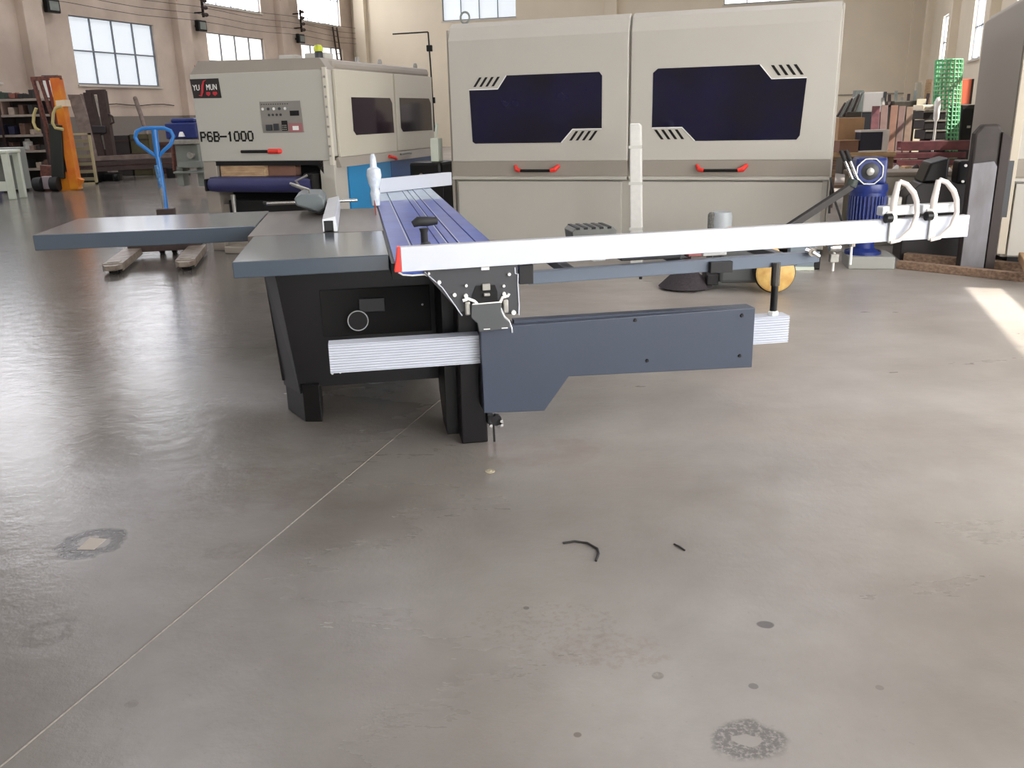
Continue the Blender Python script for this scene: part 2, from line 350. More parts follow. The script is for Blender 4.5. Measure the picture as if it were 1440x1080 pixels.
# cables, insulators, flood lamps on the left wall
def LW(x, y, z): return (x, y, z)
lwx = -tW
for i, z in enumerate((6.0, 5.75, 5.5, 5.25)):
    m = M(); xs = [lwx-6+j*1.6 for j in range(19)]
    m.tube([(x, -.42, z-.1-.09*sin((x-lwx-1.4)/7.2*pi)**2) for x in xs if x < -.3], .008, 6)
    o = m.build('wall_cable', rubber); o.location = A; o.rotation_euler = (0, 0, WA)
    tag(o, ['top most of the four thin black cables along the left wall', 'second from top of the four thin cables along the left wall', 'third from top of the four thin cables along the left wall', 'lowest of the four thin black cables along the left wall'][i], 'cable', 'cables along the left wall')
def wl_thing(name, label, cat, x, z, group=None):
    e = thing(name, label, cat, A+dL*x+Vector((0, 0, z)), WA, group); return e
for i, (x, lab) in enumerate(((8.85, 'insulator rack between the first and second windows'), (16.0, 'insulator rack between the second and third windows'))):
    e = wl_thing('insulator_rack', 'black cable %s of the left wall' % lab, 'cable rack', lwx+x, 5.0, 'cable racks on the left wall')
    M().box(-.03, .03, -.42, -.34, .3, 1.25).box(-.03, .03, -.36, 0, .45, .5).box(-.03, .03, -.36, 0, 1.05, 1.1).build('bracket', black, e)
    for z in (.4, .65, .9, 1.15): M().lathe([(.06, -.14), (.075, -.02), (.05, .02), (.075, .06), (.06, .14)], (.06, -.42, z), 'x', 12).build('insulator', brownsteel, e, smooth=True)
for i, (x, z, lab) in enumerate(((1.5, 5.0, 'leftmost of the small square flood lamps on the left wall'), (8.8, 5.0, 'small square flood lamp below the rack left of the second window'), (16.05, 5.02, 'small square flood lamp below the rack left of the third window'))):
    e = wl_thing('flood_lamp', lab, 'lamp', lwx+x, z, 'flood lamps on the left wall')
    M().box(-.26, .26, -.34, -.16, -.2, .2).build('housing', black, e, bevel=.03)
    M().box(-.18, .18, -.36, -.335, -.13, .13).build('lens', greys, e)
    M().box(-.04, .04, -.18, 0, -.04, .04).build('bracket', black, e)
e = wl_thing('wall_ladder', 'thin dark ladder on the left wall beside the far upper window', 'ladder', lwx+19.6, 4.2)
for dx in (-.2, .2): M().bar((dx, -.3, -.6), (dx, -.12, 1.6), .06).build('rail', brownsteel, e)
for k in range(8): M().bar((-.2, -.28+.022*k, -.45+.27*k), (.2, -.28+.022*k, -.45+.27*k), .03).build('rung', brownsteel, e)
o = M().tube([(lwx+3.3+i*.6, -.05, 2.12+.03*sin(i*1.7)) for i in range(7)], .014, 6).build('low_cable', rubber); o.location = A; o.rotation_euler = (0, 0, WA)
tag(o, 'thin dark cable sagging low on the left wall behind the leaning stick', 'cable')
# conduit drop on back wall
o = M().tube([pY(552, 48, 16), pY(602, 45, 16)], .012, 6).tube([pY(602, 45, 16), pY(606, 100, 16), pY(611, 185, 16)], .014, 6)
e = thing('cable_drop', 'thin dark vertical cable with two black clips left of the big machine', 'cable', fl(611, 300)*1); e.location = (0, 0, 0)
e.location = pY(611, 185, 16)
for v in o.v: v -= e.location
o.build('cable', rubber, e)
for p in ((604, 68), (608, 141)):
    q = pY(*p, 16)-e.location; M().box(q.x-.05, q.x+.05, q.y-.05, q.y+.05, q.z-.05, q.z+.05).build('clip', black, e, bevel=.01)

# ================================================================== PANEL SAW (sliding table saw)
SA = radians(9.5); E1 = Vector((-sin(SA), cos(SA), 0)); E2 = Vector((cos(SA), sin(SA), 0))
saw = thing('sliding_table_saw', 'dark grey sliding table panel saw with blue filmed table and long white fence', 'table saw', E1*4.5, SA)
O = (0, -4.5, 0)
def S(): return M(O)
# cabinet
cab = S().prism([(-.43, .79), (.43, .79), (.43, .18), (-.365, .18)], 4.46, 4.62).prism([(-.5, .79), (.43, .79), (.43, .18), (-.46, .18)], 4.62, 6.5).build('cabinet', black_g, saw, label='black steel cabinet under the tables')
cp = S(); cp.add([(-.50, 4.62, .79), (-.43, 4.46, .79), (-.36, 4.45, .15), (-.455, 4.64, .15), (-.44, 4.66, .79), (-.4, 4.5, .79), (-.34, 4.5, .15), (-.4, 4.68, .15)], [(0, 1, 2, 3), (7, 6, 5, 4), (0, 4, 5, 1), (1, 5, 6, 2), (2, 6, 7, 3), (3, 7, 4, 0)])
cp.build('corner_panel', mat('dark grey side panel', (46, 46, 50), .45), cab)
S().box(-.22, .33, 4.452, 4.462, .44, .68).build('access_panel', blackm, cab, bevel=.003)
S().box(-.03, .1, 4.43, 4.456, .56, .63).build('latch_plate', mat('dim grey plate', (40, 40, 44), .4), cab, bevel=.004)
hw = S(); hw.tube([(-.04+.05*cos(a*pi/14), 4.405, .525+.05*sin(a*pi/14)) for a in range(28)], .0028, 8, closed=True); hw.build('handwheel_rim', alu, cab, smooth=True)
S().lathe([(.046, 4.407), (.046, 4.46)], (-.04, 0, .525), 'y').build('handwheel', rubber, cab, smooth=True)
S().prism([(-.451, 4.68), (-.346, 4.44), (-.26, 4.42), (-.26, 4.62)], 0, .2, 'xy').build('foot', black, saw, bevel=.004)
for x, y0, y1, x1 in ((-.42, 6.3, 6.5, -.26), (.27, 6.3, 6.5, .43)):
    S().prism([(x, .2), (x1, .2), (x1, 0), (x+.03 if x < 0 else x, 0)], y0, y1).build('foot', black, saw, bevel=.004)
S().prism([(4.08, .76), (4.5, .79), (4.5, .3), (4.46, .12), (4.3, 0), (4.08, 0)], .355, .41, 'yz').build('leg_brace', black, saw)
S().box(.41, .535, 3.93, 4.2, 0, .74).build('support_leg', black_g, saw, bevel=.006)
for u, z in ((-.19, .245), (-.15, .248), (.29, .58)): S().lathe([(.006, 4.452), (.005, 4.46)], (u, 0, z), 'y', 8).build('screw', alu, saw)
ls = S().box(.53, .56, 3.9, 3.98, .1, .15).build('caster_bracket', black, saw, bevel=.004)
S().lathe([(.026, 3.9), (.026, 3.93)], (.575, 0, .115), 'y', 14).build('caster', rubber, ls, smooth=True)
for u, z in ((.545, .1), (.596, .118), (.596, .098)): S().lathe([(.008, 3.875), (.008, 3.9)], (u, 0, z), 'y', 8).build('bolt', chrome, ls)
S().tube([(.562, 3.92, .09), (.566, 3.93, .0)], .005, 6).build('cable_tail', rubber, saw)
# tables
S().box(-.64, .14, 5.31, 6.72, .8, .86).build('cast_iron_table', iron, saw, bevel=.003, label='brown grey cast iron centre table')
S().box(-.606, .132, 4.33, 5.3, .782, .86).build('extension_table', slate2, saw, bevel=.005)
S().box(-1.97, -.648, 5.84, 6.8, .765, .86).build('extension_table', slate2, saw, bevel=.005)
S().box(-.6, .12, 4.9, 6.7, .74, .8).build('table_frame', black, saw)
S().box(.136, .2, 4.15, 8.5, .77, .845).build('slide_rail', black, saw)
# sliding table with grooves
st = S(); gw = .004; edges = [.15, .237, .25, .37, .385, .46, .47, .53, .545, .60, .612, .685]
prof = [(.4, .80), (.36, .848), (.17, .852), (.15, .857), (.153, .86)]
for a in (.262, .405, .455, .505, .60): prof += [(a-gw, .86), (a-gw, .85), (a+gw, .85), (a+gw, .86)]
prof += [(.68, .86), (.685, .85), (.66, .845), (.64, .80)]
st.prism(prof, 3.79, 7.25); sl = st.build('sliding_table', bluefilm, saw, label='sliding table wrapped in blue film')
st = S(); st.prism(prof, 7.252, 8.62); st.build('sliding_table_end', palefilm, saw, label='far end of sliding table under clear film')
S().tube([(.153, 3.786, .862), (.17, 3.783, .852), (.21, 3.78, .848), (.262, 3.778, .85), (.3, 3.778, .83)], .004, 8).build('end_strip', whitep, sl)
for a in (.253, .447, .513): S().box(a-.0025, a+.0025, 4.3, 7.25, .8605, .8615).build('slot_edge', white, sl)
# crosscut fence
fa = Vector((.163, 3.712)); fb = Vector((2.935, 3.902)); fd = (fb-fa).normalized(); fn = Vector((-fd.y, fd.x))
fe = S(); pts = [fa, fb, fb+fn*.045, fa+fn*.045]
fe.prism([tuple(p) for p in pts], .876, .98, 'xy'); fence = fe.build('crosscut_fence', white, saw, bevel=.002, label='long white aluminium fence')
fe = S(); fe.prism([tuple(p) for p in (fa+fn*.006+fd*.03, fb+fn*.006, fb+fn*.02, fa+fn*.02+fd*.03)], .9802, .9812, 'xy'); fe.build('fence_slot', silver, fence)
ec = S(); q0 = fa-fd*.001; ec.prism([(q0.x-.03, .876), (q0.x, .876), (q0.x, .982), (q0.x-.012, .982), (q0.x-.02, .93)], 3.712, 3.756); ec.build('end_cap', red, fence, bevel=.003, label='red plastic end cap')
# flip stops at the far end of the fence
stopm = mat('pale cast stop arm', (216, 208, 202), .4)
def stop(u0):
    t = (u0-fa.x)/fd.x; c = fa+fd*t
    h = S()
    def W(a, b, z): p = c+fd*a+fn*b; return (p.x, p.y, z)
    h = S(); h.bar(W(0, -.012, .872), W(0, -.012, 1.0), .034, .012); h.bar(W(-.02, -.01, .995), W(.03, .05, 1.0), .03, .05)
    base = h.build('flip_stop', whitep, fence, bevel=.003, label='white hooked flip stop')
    k = S(); k.tube([W(-.01, -.02, .875), W(.03, -.03, .885), W(.085, -.035, .935), (W(.112, -.03, 1.0)), W(.118, -.01, 1.06), W(.105, 0, 1.10), W(.07, .01, 1.14), W(.035, .02, 1.155)], [.009, .010, .011, .012, .013, .014, .012, .011], 12)
    k.build('stop_arm', stopm, base, smooth=True)
    k = S(); k.tube([W(0, .0, .98), W(.005, .005, 1.06), W(.03, .02, 1.152)], [.015, .016, .013], 12); k.build('stop_arm', stopm, base, smooth=True)
    k = S(); k.bar(W(-.05, .03, 1.02), W(.15, .03, 1.02), .05, .045); k.build('stop_block', alu, base, bevel=.006)
    k = S(); k.lathe([(.022, 0), (.022, .03)], W(-.05, -.02, .99), 'x', 14); k.build('knob', black, base, smooth=True)
stop(2.50); stop(2.72)
# far board on sliding table
fb2 = S(); a2 = Vector((.2, 8.0)); b2 = Vector((.905, 8.62)); dd = (b2-a2).normalized(); nn2 = Vector((-dd.y, dd.x))
fb2.prism([tuple(p) for p in (a2, b2, b2+nn2*.04, a2+nn2*.04)], .865, .985, 'xy'); fb2.build('far_fence', white, saw, bevel=.002, label='short white fence across far end of sliding table')
# eccentric clamp knob
ck = S().lathe([(.03, .862), (.03, .93), (.024, .95), (.018, .96)], (.29, 4.0, 0), 'z', 16).build('clamp_post', darkpl, saw, smooth=True)
S().lathe([(.016, .94), (.016, 1.0), (.022, 1.02)], (.285, 4.0, 0), 'z', 14).build('clamp_stem', rubber, ck, smooth=True)
S().tube([(.235, 3.99, 1.04), (.26, 3.99, 1.052), (.3, 4.0, 1.05), (.345, 4.01, 1.05)], [.014, .022, .022, .017], 12).build('clamp_handle', rubber, ck, smooth=True)
bw = S(); 
for i in range(16): bw.lathe([(.003, -.012), (.012, -.006), (.013, .006), (.004, .012)], (.185+random.random()*.07, 3.9+random.random()*.05, .872+random.random()*.012), 'z', 8)
bw.build('bubble_wrap', plastic, saw, smooth=True, kind='stuff')
# blade guard wrapped in plastic
S().lathe([(.03, .87), (.034, .93), (.038, .96), (.03, .99), (.045, 1.03), (.056, 1.09), (.05, 1.135), (.026, 1.15), (.022, 1.22), (.012, 1.245)], (.135, 6.8, 0), 'z', 14).build('blade_guard', plastic, saw, smooth=True, label='slim blade guard wrapped in cloudy plastic')
S().box(.118, .122, 6.2, 6.55, .84, .93).build('riving_knife', mat('red riving knife', (176, 60, 40), .4), saw)
# rip fence
rf = S(); rf.prism([(-.212, .862), (-.205, .862), (-.205, .925), (-.15, .925), (-.15, .862), (-.13, .862), (-.138, .95), (-.212, .935)], 5.35, 6.8); rf.build('rip_fence', alu, saw, bevel=.0015, label='grey aluminium rip fence profile')
S().box(-.204, -.151, 5.36, 6.78, .866, .92).build('rip_fence_core', black, saw)
S().prism([(-.1315, .865), (-.126, .865), (-.134, .952), (-.1395, .952)], 5.352, 6.8).build('rip_fence_face', white, saw)
S().tube([(-.66, 6.77, .915), (.0, 6.77, .915)], .012, 12).build('guide_rod', chrome, saw, smooth=True)
S().lathe([(.018, -.68), (.018, -.655)], (0, 6.77, .915), 'x', 12).build('rod_tip', rubber, saw, smooth=True)
S().prism([(-.42, .93), (-.43, .98), (-.38, 1.005), (-.26, 1.0), (-.225, .97), (-.225, .9), (-.27, .875), (-.34, .905)], 6.35, 6.85).build('rip_fence_carriage', mat('grey casting', (96, 104, 106), .45), saw, bevel=.012)
S().prism([(-.41, .93), (-.35, .895), (-.27, .865), (-.225, .865), (-.225, .9), (-.3, .9)], 6.36, 6.84).build('carriage_underside', rubber, saw)
S().tube([(-.33, 6.5, 1.0), (-.33, 6.45, 1.03), (-.45, 6.4, 1.08)], .008, 8).build('lock_lever', silver, saw, smooth=True)
# swing arm: ribbed profile, panel, post
rb = S(); zt, zb = .548, .418; n = 11
pr = [(3.845, zb), (3.93, zb), (3.93, zt), (3.845, zt)]
for i in range(n):
    z = zt-(zt-zb)*(i+.18)/n; z2 = zt-(zt-zb)*(i+.62)/n; z3 = zt-(zt-zb)*(i+1)/n; pr += [(3.845, z), (3.853, z-.0005), (3.853, z2), (3.845, z2-.0005)]
rb.prism([p for p in pr], -.172, 2.0, 'yz'); rb.build('swing_arm_profile', white, saw, label='ribbed white aluminium swing arm')
pn = S().prism([(.498, .592), (1.80, .608), (1.80, .318), (.902, .338), (.785, .18), (.503, .192)], 3.8, 3.842).build('arm_cover', slate, saw, bevel=.003, label='slate blue steel cover plate of the swing arm')
S().box(.66, 1.80, 3.843, 3.9, .55, .607).build('cover_flange', slate, pn)
for u, z in ((1.215, .585), (1.277, .388), (1.734, .576), (1.734, .38)): S().lathe([(.007, 3.794), (.009, 3.8)], (u, 0, z), 'y', 10).build('screw', black, pn)
S().box(.5, .66, 3.843, 3.93, .2, .59).build('arm_hinge_block', black, saw)
# end plate of sliding carriage
ep = S().prism([(.255, .865), (.668, .872), (.668, .842), (.668, .84), (.668, .655), (.612, .655), (.59, .715), (.445, .715), (.425, .68), (.405, .676), (.38, .71)], 3.768, 3.785).build('carriage_end_plate', darkpl, saw, bevel=.001)
S().tube([(.262, 3.765, .862), (.335, 3.765, .79), (.385, 3.765, .712), (.404, 3.765, .68), (.416, 3.765, .662)], .0028, 6).build('plate_edge', white, ep)
S().tube([(.655, 3.765, .862), (.656, 3.765, .835), (.668, 3.765, .832), (.666, 3.765, .79), (.67, 3.765, .7), (.668, 3.765, .65)], .0028, 6).build('plate_edge', white, ep)
for u, z, r in ((.322, .816, .008), (.386, .757, .008), (.438, .795, .006), (.603, .785, .006), (.628, .835, .007), (.644, .664, .01), (.435, .75, .009), (.603, .75, .008), (.28, .856, .005)):
    S().lathe([(r, 3.752), (r, 3.768)], (u, 0, z), 'y', 12).build('bolt', whitep, ep, smooth=True)
S().prism([(.48, .79), (.565, .79), (.575, .76), (.575, .718), (.455, .718), (.46, .74)], 3.764, 3.769).build('plate_recess', blackm, ep)
S().box(.507, .542, 3.75, 3.765, .77, .8).box(.513, .54, 3.748, 3.765, .745, .758).build('roller_block', silver, ep, bevel=.003)
S().box(.507, .542, 3.76, 3.767, .858, .872).build('slot_nut', whitep, ep)
for pts in ([(.42, .73), (.445, .737), (.47, .725), (.482, .713)], [(.585, .713), (.595, .735), (.62, .74), (.625, .75)]):
    S().tube([(a, 3.757, b) for a, b in pts], .007, 8).build('guide_wheel_arm', whitep, ep, smooth=True)
for u in (.44, .608): S().box(u-.012, u+.012, 3.745, 3.8, .665, .725).build('guide_wheel', silver, ep, bevel=.006)
S().tube([(.585, 3.75, .69), (.6, 3.75, .65), (.62, 3.75, .63), (.632, 3.75, .595), (.633, 3.75, .575)], .004, 6).build('latch_wire', alu, ep)
S().prism([(.455, .715), (.585, .718), (.585, .675), (.6, .645), (.622, .625), (.622, .6), (.485, .59), (.478, .63), (.452, .655)], 3.735, 3.765).build('roller_cover', mat('grey roller cover', (70, 72, 74), .45), ep, bevel=.003)
S().tube([(.458, 3.735, .716), (.585, 3.735, .719)], .003, 6).build('cover_rim', whitep, ep)
for a, b in ((.505, .533), (.585, .612)): S().box(a, b, 3.733, 3.736, .6, .604).build('cover_slot', whitep, ep)
# outrigger
S().box(.676, .74, 3.78, 3.87, .783, .868).build('outrigger_block', rubber, saw, bevel=.003)
ob = S(); ob.prism([(.74, .757), (1.96, .777), (2.16, .79), (2.16, .84), (1.96, .836), (.74, .814)], 3.9, 3.95); out_ = ob.build('outrigger_beam', mat('blue grey beam', (88, 98, 112), .4), saw, bevel=.003)
S().box(.76, 2.1, 4.42, 4.46, .79, .84).build('outrigger_beam', darkpl, saw, bevel=.003)
for u in (.95, 1.55, 2.05): S().box(u-.025, u+.025, 3.95, 4.42, .77, .812).build('cross_rung', darkpl, saw, bevel=.003)
S().lathe([(.008, .755), (.008, .765)], (1.27, 3.9, 0), 'z', 8).build('screw', black, saw)
S().tube([(1.935, 3.89, .69), (1.935, 3.89, .8)], .021, 14).build('post_sleeve', mat('satin post sleeve', (90, 88, 86), .25, metal=.7), saw, smooth=True)
S().tube([(1.935, 3.89, .565), (1.935, 3.89, .7)], .017, 14).build('support_post', black, saw, smooth=True)
S().lathe([(.026, .548), (.026, .563), (.018, .568)], (1.935, 3.89, 0), 'z', 6).build('post_nut', whitep, saw)
S().lathe([(.02, 3.86), (.02, 3.9)], (2.10, 0, .845), 'y', 14).tube([(2.10, 3.86, .845), (2.13, 3.85, .825)], .01, 8).build('clamp_bolt', chrome, saw, smooth=True)
S().box(1.6, 1.71, 3.872, 3.955, .768, .82).build('beam_stop', rubber, saw, bevel=.003)
S().tube([(2.35, 3.95, .885), (2.35, 3.95, .85)], .018, 10).build('fence_foot', chrome, saw, smooth=True)
S().tube([(2.35, 3.95, .86), (2.352, 3.95, .76)], .006, 8).build('locating_pin', whitep, saw, smooth=True)
# wrapped loose parts lying on the outrigger frame
def onsaw(u, v, z): return E2*u+E1*v+Vector((0, 0, z))
e = thing('wrapped_roll', 'white plastic wrapped roll lying on the saw arm under the fence', 'package', onsaw(1.0, 4.0, .82), SA)
M().lathe([(.02, -.08), (.036, -.06), (.036, .07), (.02, .08)], (0, .1, .036), 'x', 14).build('roll', plastic, e, smooth=True)
M().box(.085, .15, .07, .14, 0, .052).build('label_block', whitep, e, bevel=.004)
e = thing('accessory_box', 'charcoal flat box on the saw arm under the fence', 'box', onsaw(1.36, 4.02, .822), SA)
M().box(-.15, .15, .0, .2, 0, .06).build('box_body', darkpl, e, bevel=.006); M().box(-.14, .14, .01, .19, .06, .066).build('lid', silver, e, bevel=.003)
e = thing('small_carton', 'small white carton on the saw arm beside a red label', 'box', onsaw(1.68, 4.02, .826), SA)
M().box(-.06, .06, .0, .12, 0, .07).build('carton_body', whitep, e, bevel=.004); M().box(-.13, -.062, .01, .1, 0, .05).build('red_flap', mat('pink label', (196, 120, 120), .6), e, bevel=.003)

# ================================================================== WIDE SANDING MACHINES
BAND = (.79, .98)
def big_machine(name, label, loc, rz, W=4.2, H=2.49, depth=2.6, windows=True, nd=2):
    e = thing(name, label, 'industrial machine', loc, rz)
    # body behind the doors: sloped top front
    M().prism([(.06, .06), (.06, .78), (.05, .8), (.05, 2.3), (.18, 2.47), (depth, 2.47), (depth, .06)], .02, W-.02, 'yz').build('body', beige, e, bevel=.01)
    M().box(.1, W-.1, .12, depth-.1, 0, .07).build('plinth', black, e)
    dw = W/nd
    for k in range(nd):
        x0, x1 = k*dw+.012, (k+1)*dw-.012
        # lower panel
        M().box(x0+.06, x1-.06, .0, .06, .08, .765).build('lower_panel', beige, e, bevel=.006)
        M().prism([(.0, .78), (-.03, .785), (-.03, .81), (.0, .82), (.06, .82), (.06, .78)], x0, x1, 'yz').build('ledge', beige, e, bevel=.003)
        # door: taupe band at the bottom, beige above, chamfer at top
        d = M().prism([(.0, .985), (.0, 2.3), (.055, 2.44), (.12, H), (.16, H), (.16, .985)], x0, x1, 'yz').build('door', beige, e, bevel=.012, seg=3)
        M().prism([(.03, .822), (.002, .985), (.1, .985), (.1, .822)], x0, x1, 'yz').build('door_band', beige_d, d)
        hx = x0+(.78 if k == 0 else .74); 
        if k == 1: hx = 2.845
        h = M().tube([(hx+.06, -.055, .885), (hx+.45, -.055, .885)], .016, 10).build('door_handle', black, d, smooth=True)
        M().tube([(hx, .0, .935), (hx+.03, -.05, .895), (hx+.08, -.057, .885)], [.018, .024, .02], 10).build('handle_end', red, h, smooth=True)
        M().tube([(hx+.515, .0, .935), (hx+.48, -.05, .895), (hx+.43, -.057, .885)], [.022, .028, .022], 10).build('handle_end', red, h, smooth=True)
        if windows:
            a, b, z0, z1 = (.255, 1.80, 1.187, 1.915) if k == 0 else (2.352, 3.9, 1.187, 1.925)
            nt_ = .14   # height of the vent notch
            if k == 0: poly = [(a, z1-nt_), (a+.345, z1-nt_), (a+.45, z1), (b-.03, z1), (b, z1-.04), (b, z0+nt_), (b-.33, z0+nt_), (b-.46, z0), (a+.05, z0), (a+.02, z0+.02)]
            else: poly = [(a, z0+nt_), (a+.32, z0+nt_), (a+.46, z0), (b-.06, z0), (b-.03, z0+.04), (b, z1-nt_), (b-.34, z1-nt_), (b-.46, z1), (a+.05, z1), (a, z1-.04)]
            M().prism(poly, -.004, .0).build('door_window', glassd, d)
            # white edging around the notches
            if k == 0: ed = [[(a, z1-nt_), (a+.345, z1-nt_), (a+.45, z1)], [(b, z0+nt_), (b-.33, z0+nt_), (b-.46, z0)]]; vx = [(a+.05, z1-nt_+.03, 1), (b-.37, z0+.02, 1)]
            else: ed = [[(a, z0+nt_), (a+.32, z0+nt_), (a+.46, z0)], [(b, z1-nt_), (b-.34, z1-nt_), (b-.46, z1)]]; vx = [(a+.1, z0+.02, -1), (b-.28, z1-nt_+.03, -1)]
            for g in ed: M().tube([(x, -.004, z) for x, z in g], .006, 6).build('window_edging', whitep, d)
            for x, z, s in vx:
                for i in range(4): M().prism([(x+i*.073, z), (x+i*.073+.03, z), (x+i*.073+.03+s*.075, z+.1), (x+i*.073+s*.075, z+.1)], -.003, .001).build('vent_slit', black, d)
    M().box(-.015, .015, .03, depth, .08, 2.42).build('side_trim', beige_d, e, bevel=.004)
    return e
P0 = Vector((-.645, 10.639, 0))
bm1 = big_machine('wide_belt_sander', 'large beige enclosed sanding machine with two tinted door windows behind the saw', P0, radians(-20))
ri = M().tube([(.11+.055*cos(a*pi/10), .3, 2.57+.06*sin(a*pi/10)) for a in range(20)], .012, 8, closed=True).build('lifting_ring', greys, bm1, smooth=True)
M().box(4.185, 4.205, .05, .35, .1, 2.46).build('hinge_strip', beige, bm1, bevel=.004)
C2 = fl(1402, 371)
bm2 = big_machine('wide_belt_sander', 'beige machine cut off by the right edge of the photo behind the grey post', C2, radians(-20), W=1.8, depth=2.8, windows=False, nd=1)
M().box(-.03, -.014, .03, 2.78, .1, 2.4).build('side_cover', mat('warm grey side cover', (146, 140, 132), .45), bm2, bevel=.004)
M().box(-.02, .05, -.035, .02, .1, 2.4).build('edge_trim', mat('cream edge strip', (196, 186, 168), .5), bm2, bevel=.004)

# ================================================================== SMALL SANDER
C = Vector((-3.595, 10.763, 0)); PA = radians(-18)
p6 = thing('drum_sander', 'beige sander with control panel, blue lower side and yellow beacon on top', 'industrial machine', C, PA)
M().prism([(-.04+0, 2.0), (0, 1.09), (1.735, 1.09), (1.735, 2.03), (1.6, 2.12), (.2, 2.15), (.05, 2.1)], .02, 2.9).build('upper_body', beige, p6, bevel=.015)
M().box(.3, 1.74, .15, 2.9, 2.0, 2.13).build('roof', beige_d, p6, bevel=.05)
fp = M().prism([(.0, 1.05), (1.72, 1.05), (1.72, 2.02), (-.03, 2.02)], -.01, .03).build('front_panel', mat('pale beige front panel', (182, 180, 171), .42), p6, bevel=.01)
M().prism([(0, 2.02), (.1, 2.16)][0:1]+[(1.72, 2.02), (1.6, 2.13), (.1, 2.14), (-.03, 2.02)][0:0]+[(1.74, 2.02), (1.66, 2.14), (.1, 2.16), (-.03, 2.02)], .0, .4).build('hood_bevel', beige_d, p6)
# frame around in-feed
M().box(0, .18, 0, .3, .0, 1.05).build('corner_post', beige_d, p6, bevel=.01)
M().box(1.55, 1.74, .0, .3, .0, 1.05).build('corner_post', beige, p6, bevel=.01)
M().prism([(.18, .55), (.18, .0), (1.55, 0), (1.55, .55)], .06, .3).build('front_base', beige_d, p6)
M().box(.18, 1.55, .28, .32, .5, 1.06).build('infeed_opening', blackm, p6)
M().prism([(.18, 1.0), (.18, 1.06), (1.6, 1.06), (1.6, .9), (1.52, 1.0)], -.0, .1).build('opening_lip', black, p6)
tb = M().lathe([(.02, -.62), (.075, -.6), (.085, -.5), (.085, .7), (.075, .74)], (.77, -.12, .79), 'x', 20).build('roller', belt, p6, smooth=True, label='dark blue conveyor belt roller')
M().box(.16, 1.46, -.12, .3, .795, .875).build('conveyor_belt', belt, p6)
M().box(.13, .155, -.2, .2, .72, .86).build('belt_bracket', black, p6, bevel=.01)
M().box(1.42, 1.54, -.16, .2, .62, .92).build('belt_bracket', black, p6, bevel=.02)
M().tube([(1.45, -.2, .7), (1.36, -.22, .84), (1.5, -.2, .9)], .014, 8).tube([(1.3, -.22, .8), (1.7, -.22, .66)], .012, 8).build('adjust_crank', silver, p6, smooth=True)
M().box(.3, 1.5, .0, .25, .42, .6).build('belt_underframe', blackm, p6)
M().lathe([(.03, 0), (.04, .03), (.02, .2), (.03, .42)], (.4, -.05, .25), 'z', 12).build('jack_screw', silver, p6, smooth=True)
M().box(.3, 1.4, -.2, .1, 0, .08).build('base_foot', beige_d, p6, bevel=.01)
# handle, text, logo, control panel
h = M().tube([(.57, -.03, 1.158), (.93, -.03, 1.158)], .017, 10).build('hood_handle', black, fp, smooth=True)
M().tube([(.55, .0, 1.158), (.58, -.03, 1.158)], .018, 8).build('handle_end', mat('dull maroon plastic', (120, 60, 56), .5), h, smooth=True)
M().tube([(.93, -.03, 1.158), (1.06, -.03, 1.158), (1.07, 0, 1.158)], .028, 10).build('handle_end', red, h, smooth=True)
GL = {'P': [[(0, 0), (0, 1), (.8, 1), (1, .8), (1, .65), (.8, .45), (0, .45)]], '6': [[(1, .85), (.8, 1), (.2, 1), (0, .8), (0, .2), (.2, 0), (.8, 0), (1, .2), (1, .4), (.8, .55), (0, .55)]],
      'B': [[(0, 0), (0, 1), (.8, 1), (1, .8), (1, .65), (.8, .53), (0, .53)], [(.8, .53), (1, .4), (1, .2), (.8, 0), (0, 0)]], '-': [[(-.15, .5), (1.15, .5)]], '1': [[(.3, .8), (.55, 1), (.55, 0)]],
      '0': [[(0, .2), (0, .8), (.2, 1), (.8, 1), (1, .8), (1, .2), (.8, 0), (.2, 0), (0, .2)]]}
for i_, ch in enumerate('P6B-1000'):
    g = M()
    for st_ in GL[ch]:
        for a_, b_ in zip(st_, st_[1:]):
            u = lambda p: Vector((.03+i_*.091+p[0]*.06, -.012, 1.28+p[1]*.098))
            d_ = (u(b_)-u(a_)).normalized()*.007
            g.bar(u(a_)-d_, u(b_)+d_, .004, .02) if abs(d_.z) < .003 else g.bar(u(a_)-d_, u(b_)+d_, .02, .004)
    g.build('model_lettering', black, fp)
lg = M().prism([(-.03, 1.97), (-.005, 1.76), (.37, 1.755), (.355, 1.968)], -.014, -.009).build('logo_plate', logo_black, fp)
text('logo_lettering', 'YU', .09, whitep, lg, (.0, -.016, 1.845), sx=.8)
text('logo_lettering', 'MUN', .09, whitep, lg, (.18, -.016, 1.845), sx=.72)
M().tube([(.075, -.018, 1.79), (.105, -.018, 1.785), (.125, -.018, 1.83), (.135, -.018, 1.89), (.155, -.018, 1.94), (.19, -.018, 1.955)], [.004, .009, .013, .013, .009, .003], 8).build('logo_swoosh', mat('logo red', (186, 40, 50), .5), lg, smooth=True)
for x in (.2, .29):
    M().prism([(x-.025, 1.825), (x+.025, 1.825), (x+.03, 1.8), (x, 1.78), (x-.03, 1.8)], -.018, -.013).build('logo_mark', MATS['logo red'], lg)
cpn = M().prism([(.865, 1.70), (1.385, 1.70), (1.40, 1.36), (.875, 1.36)], -.02, -.009).build('control_panel', mat('grey control fascia', (134, 130, 124), .5), fp, bevel=.002)
M().box(1.245, 1.36, -.024, -.019, 1.54, 1.595).build('display', black, cpn)
for i in range(10): M().lathe([(.016, -.026), (.016, -.019)], (.9+.036*i, 0, 1.62), 'y', 10).build('panel_button', whitep if i % 4 == 0 else (greys if i % 2 else darkpl), cpn)
for i in range(4): M().lathe([(.014, -.026), (.014, -.019)], (.975+.05*i, 0, 1.555), 'y', 10).build('panel_button', darkpl, cpn)
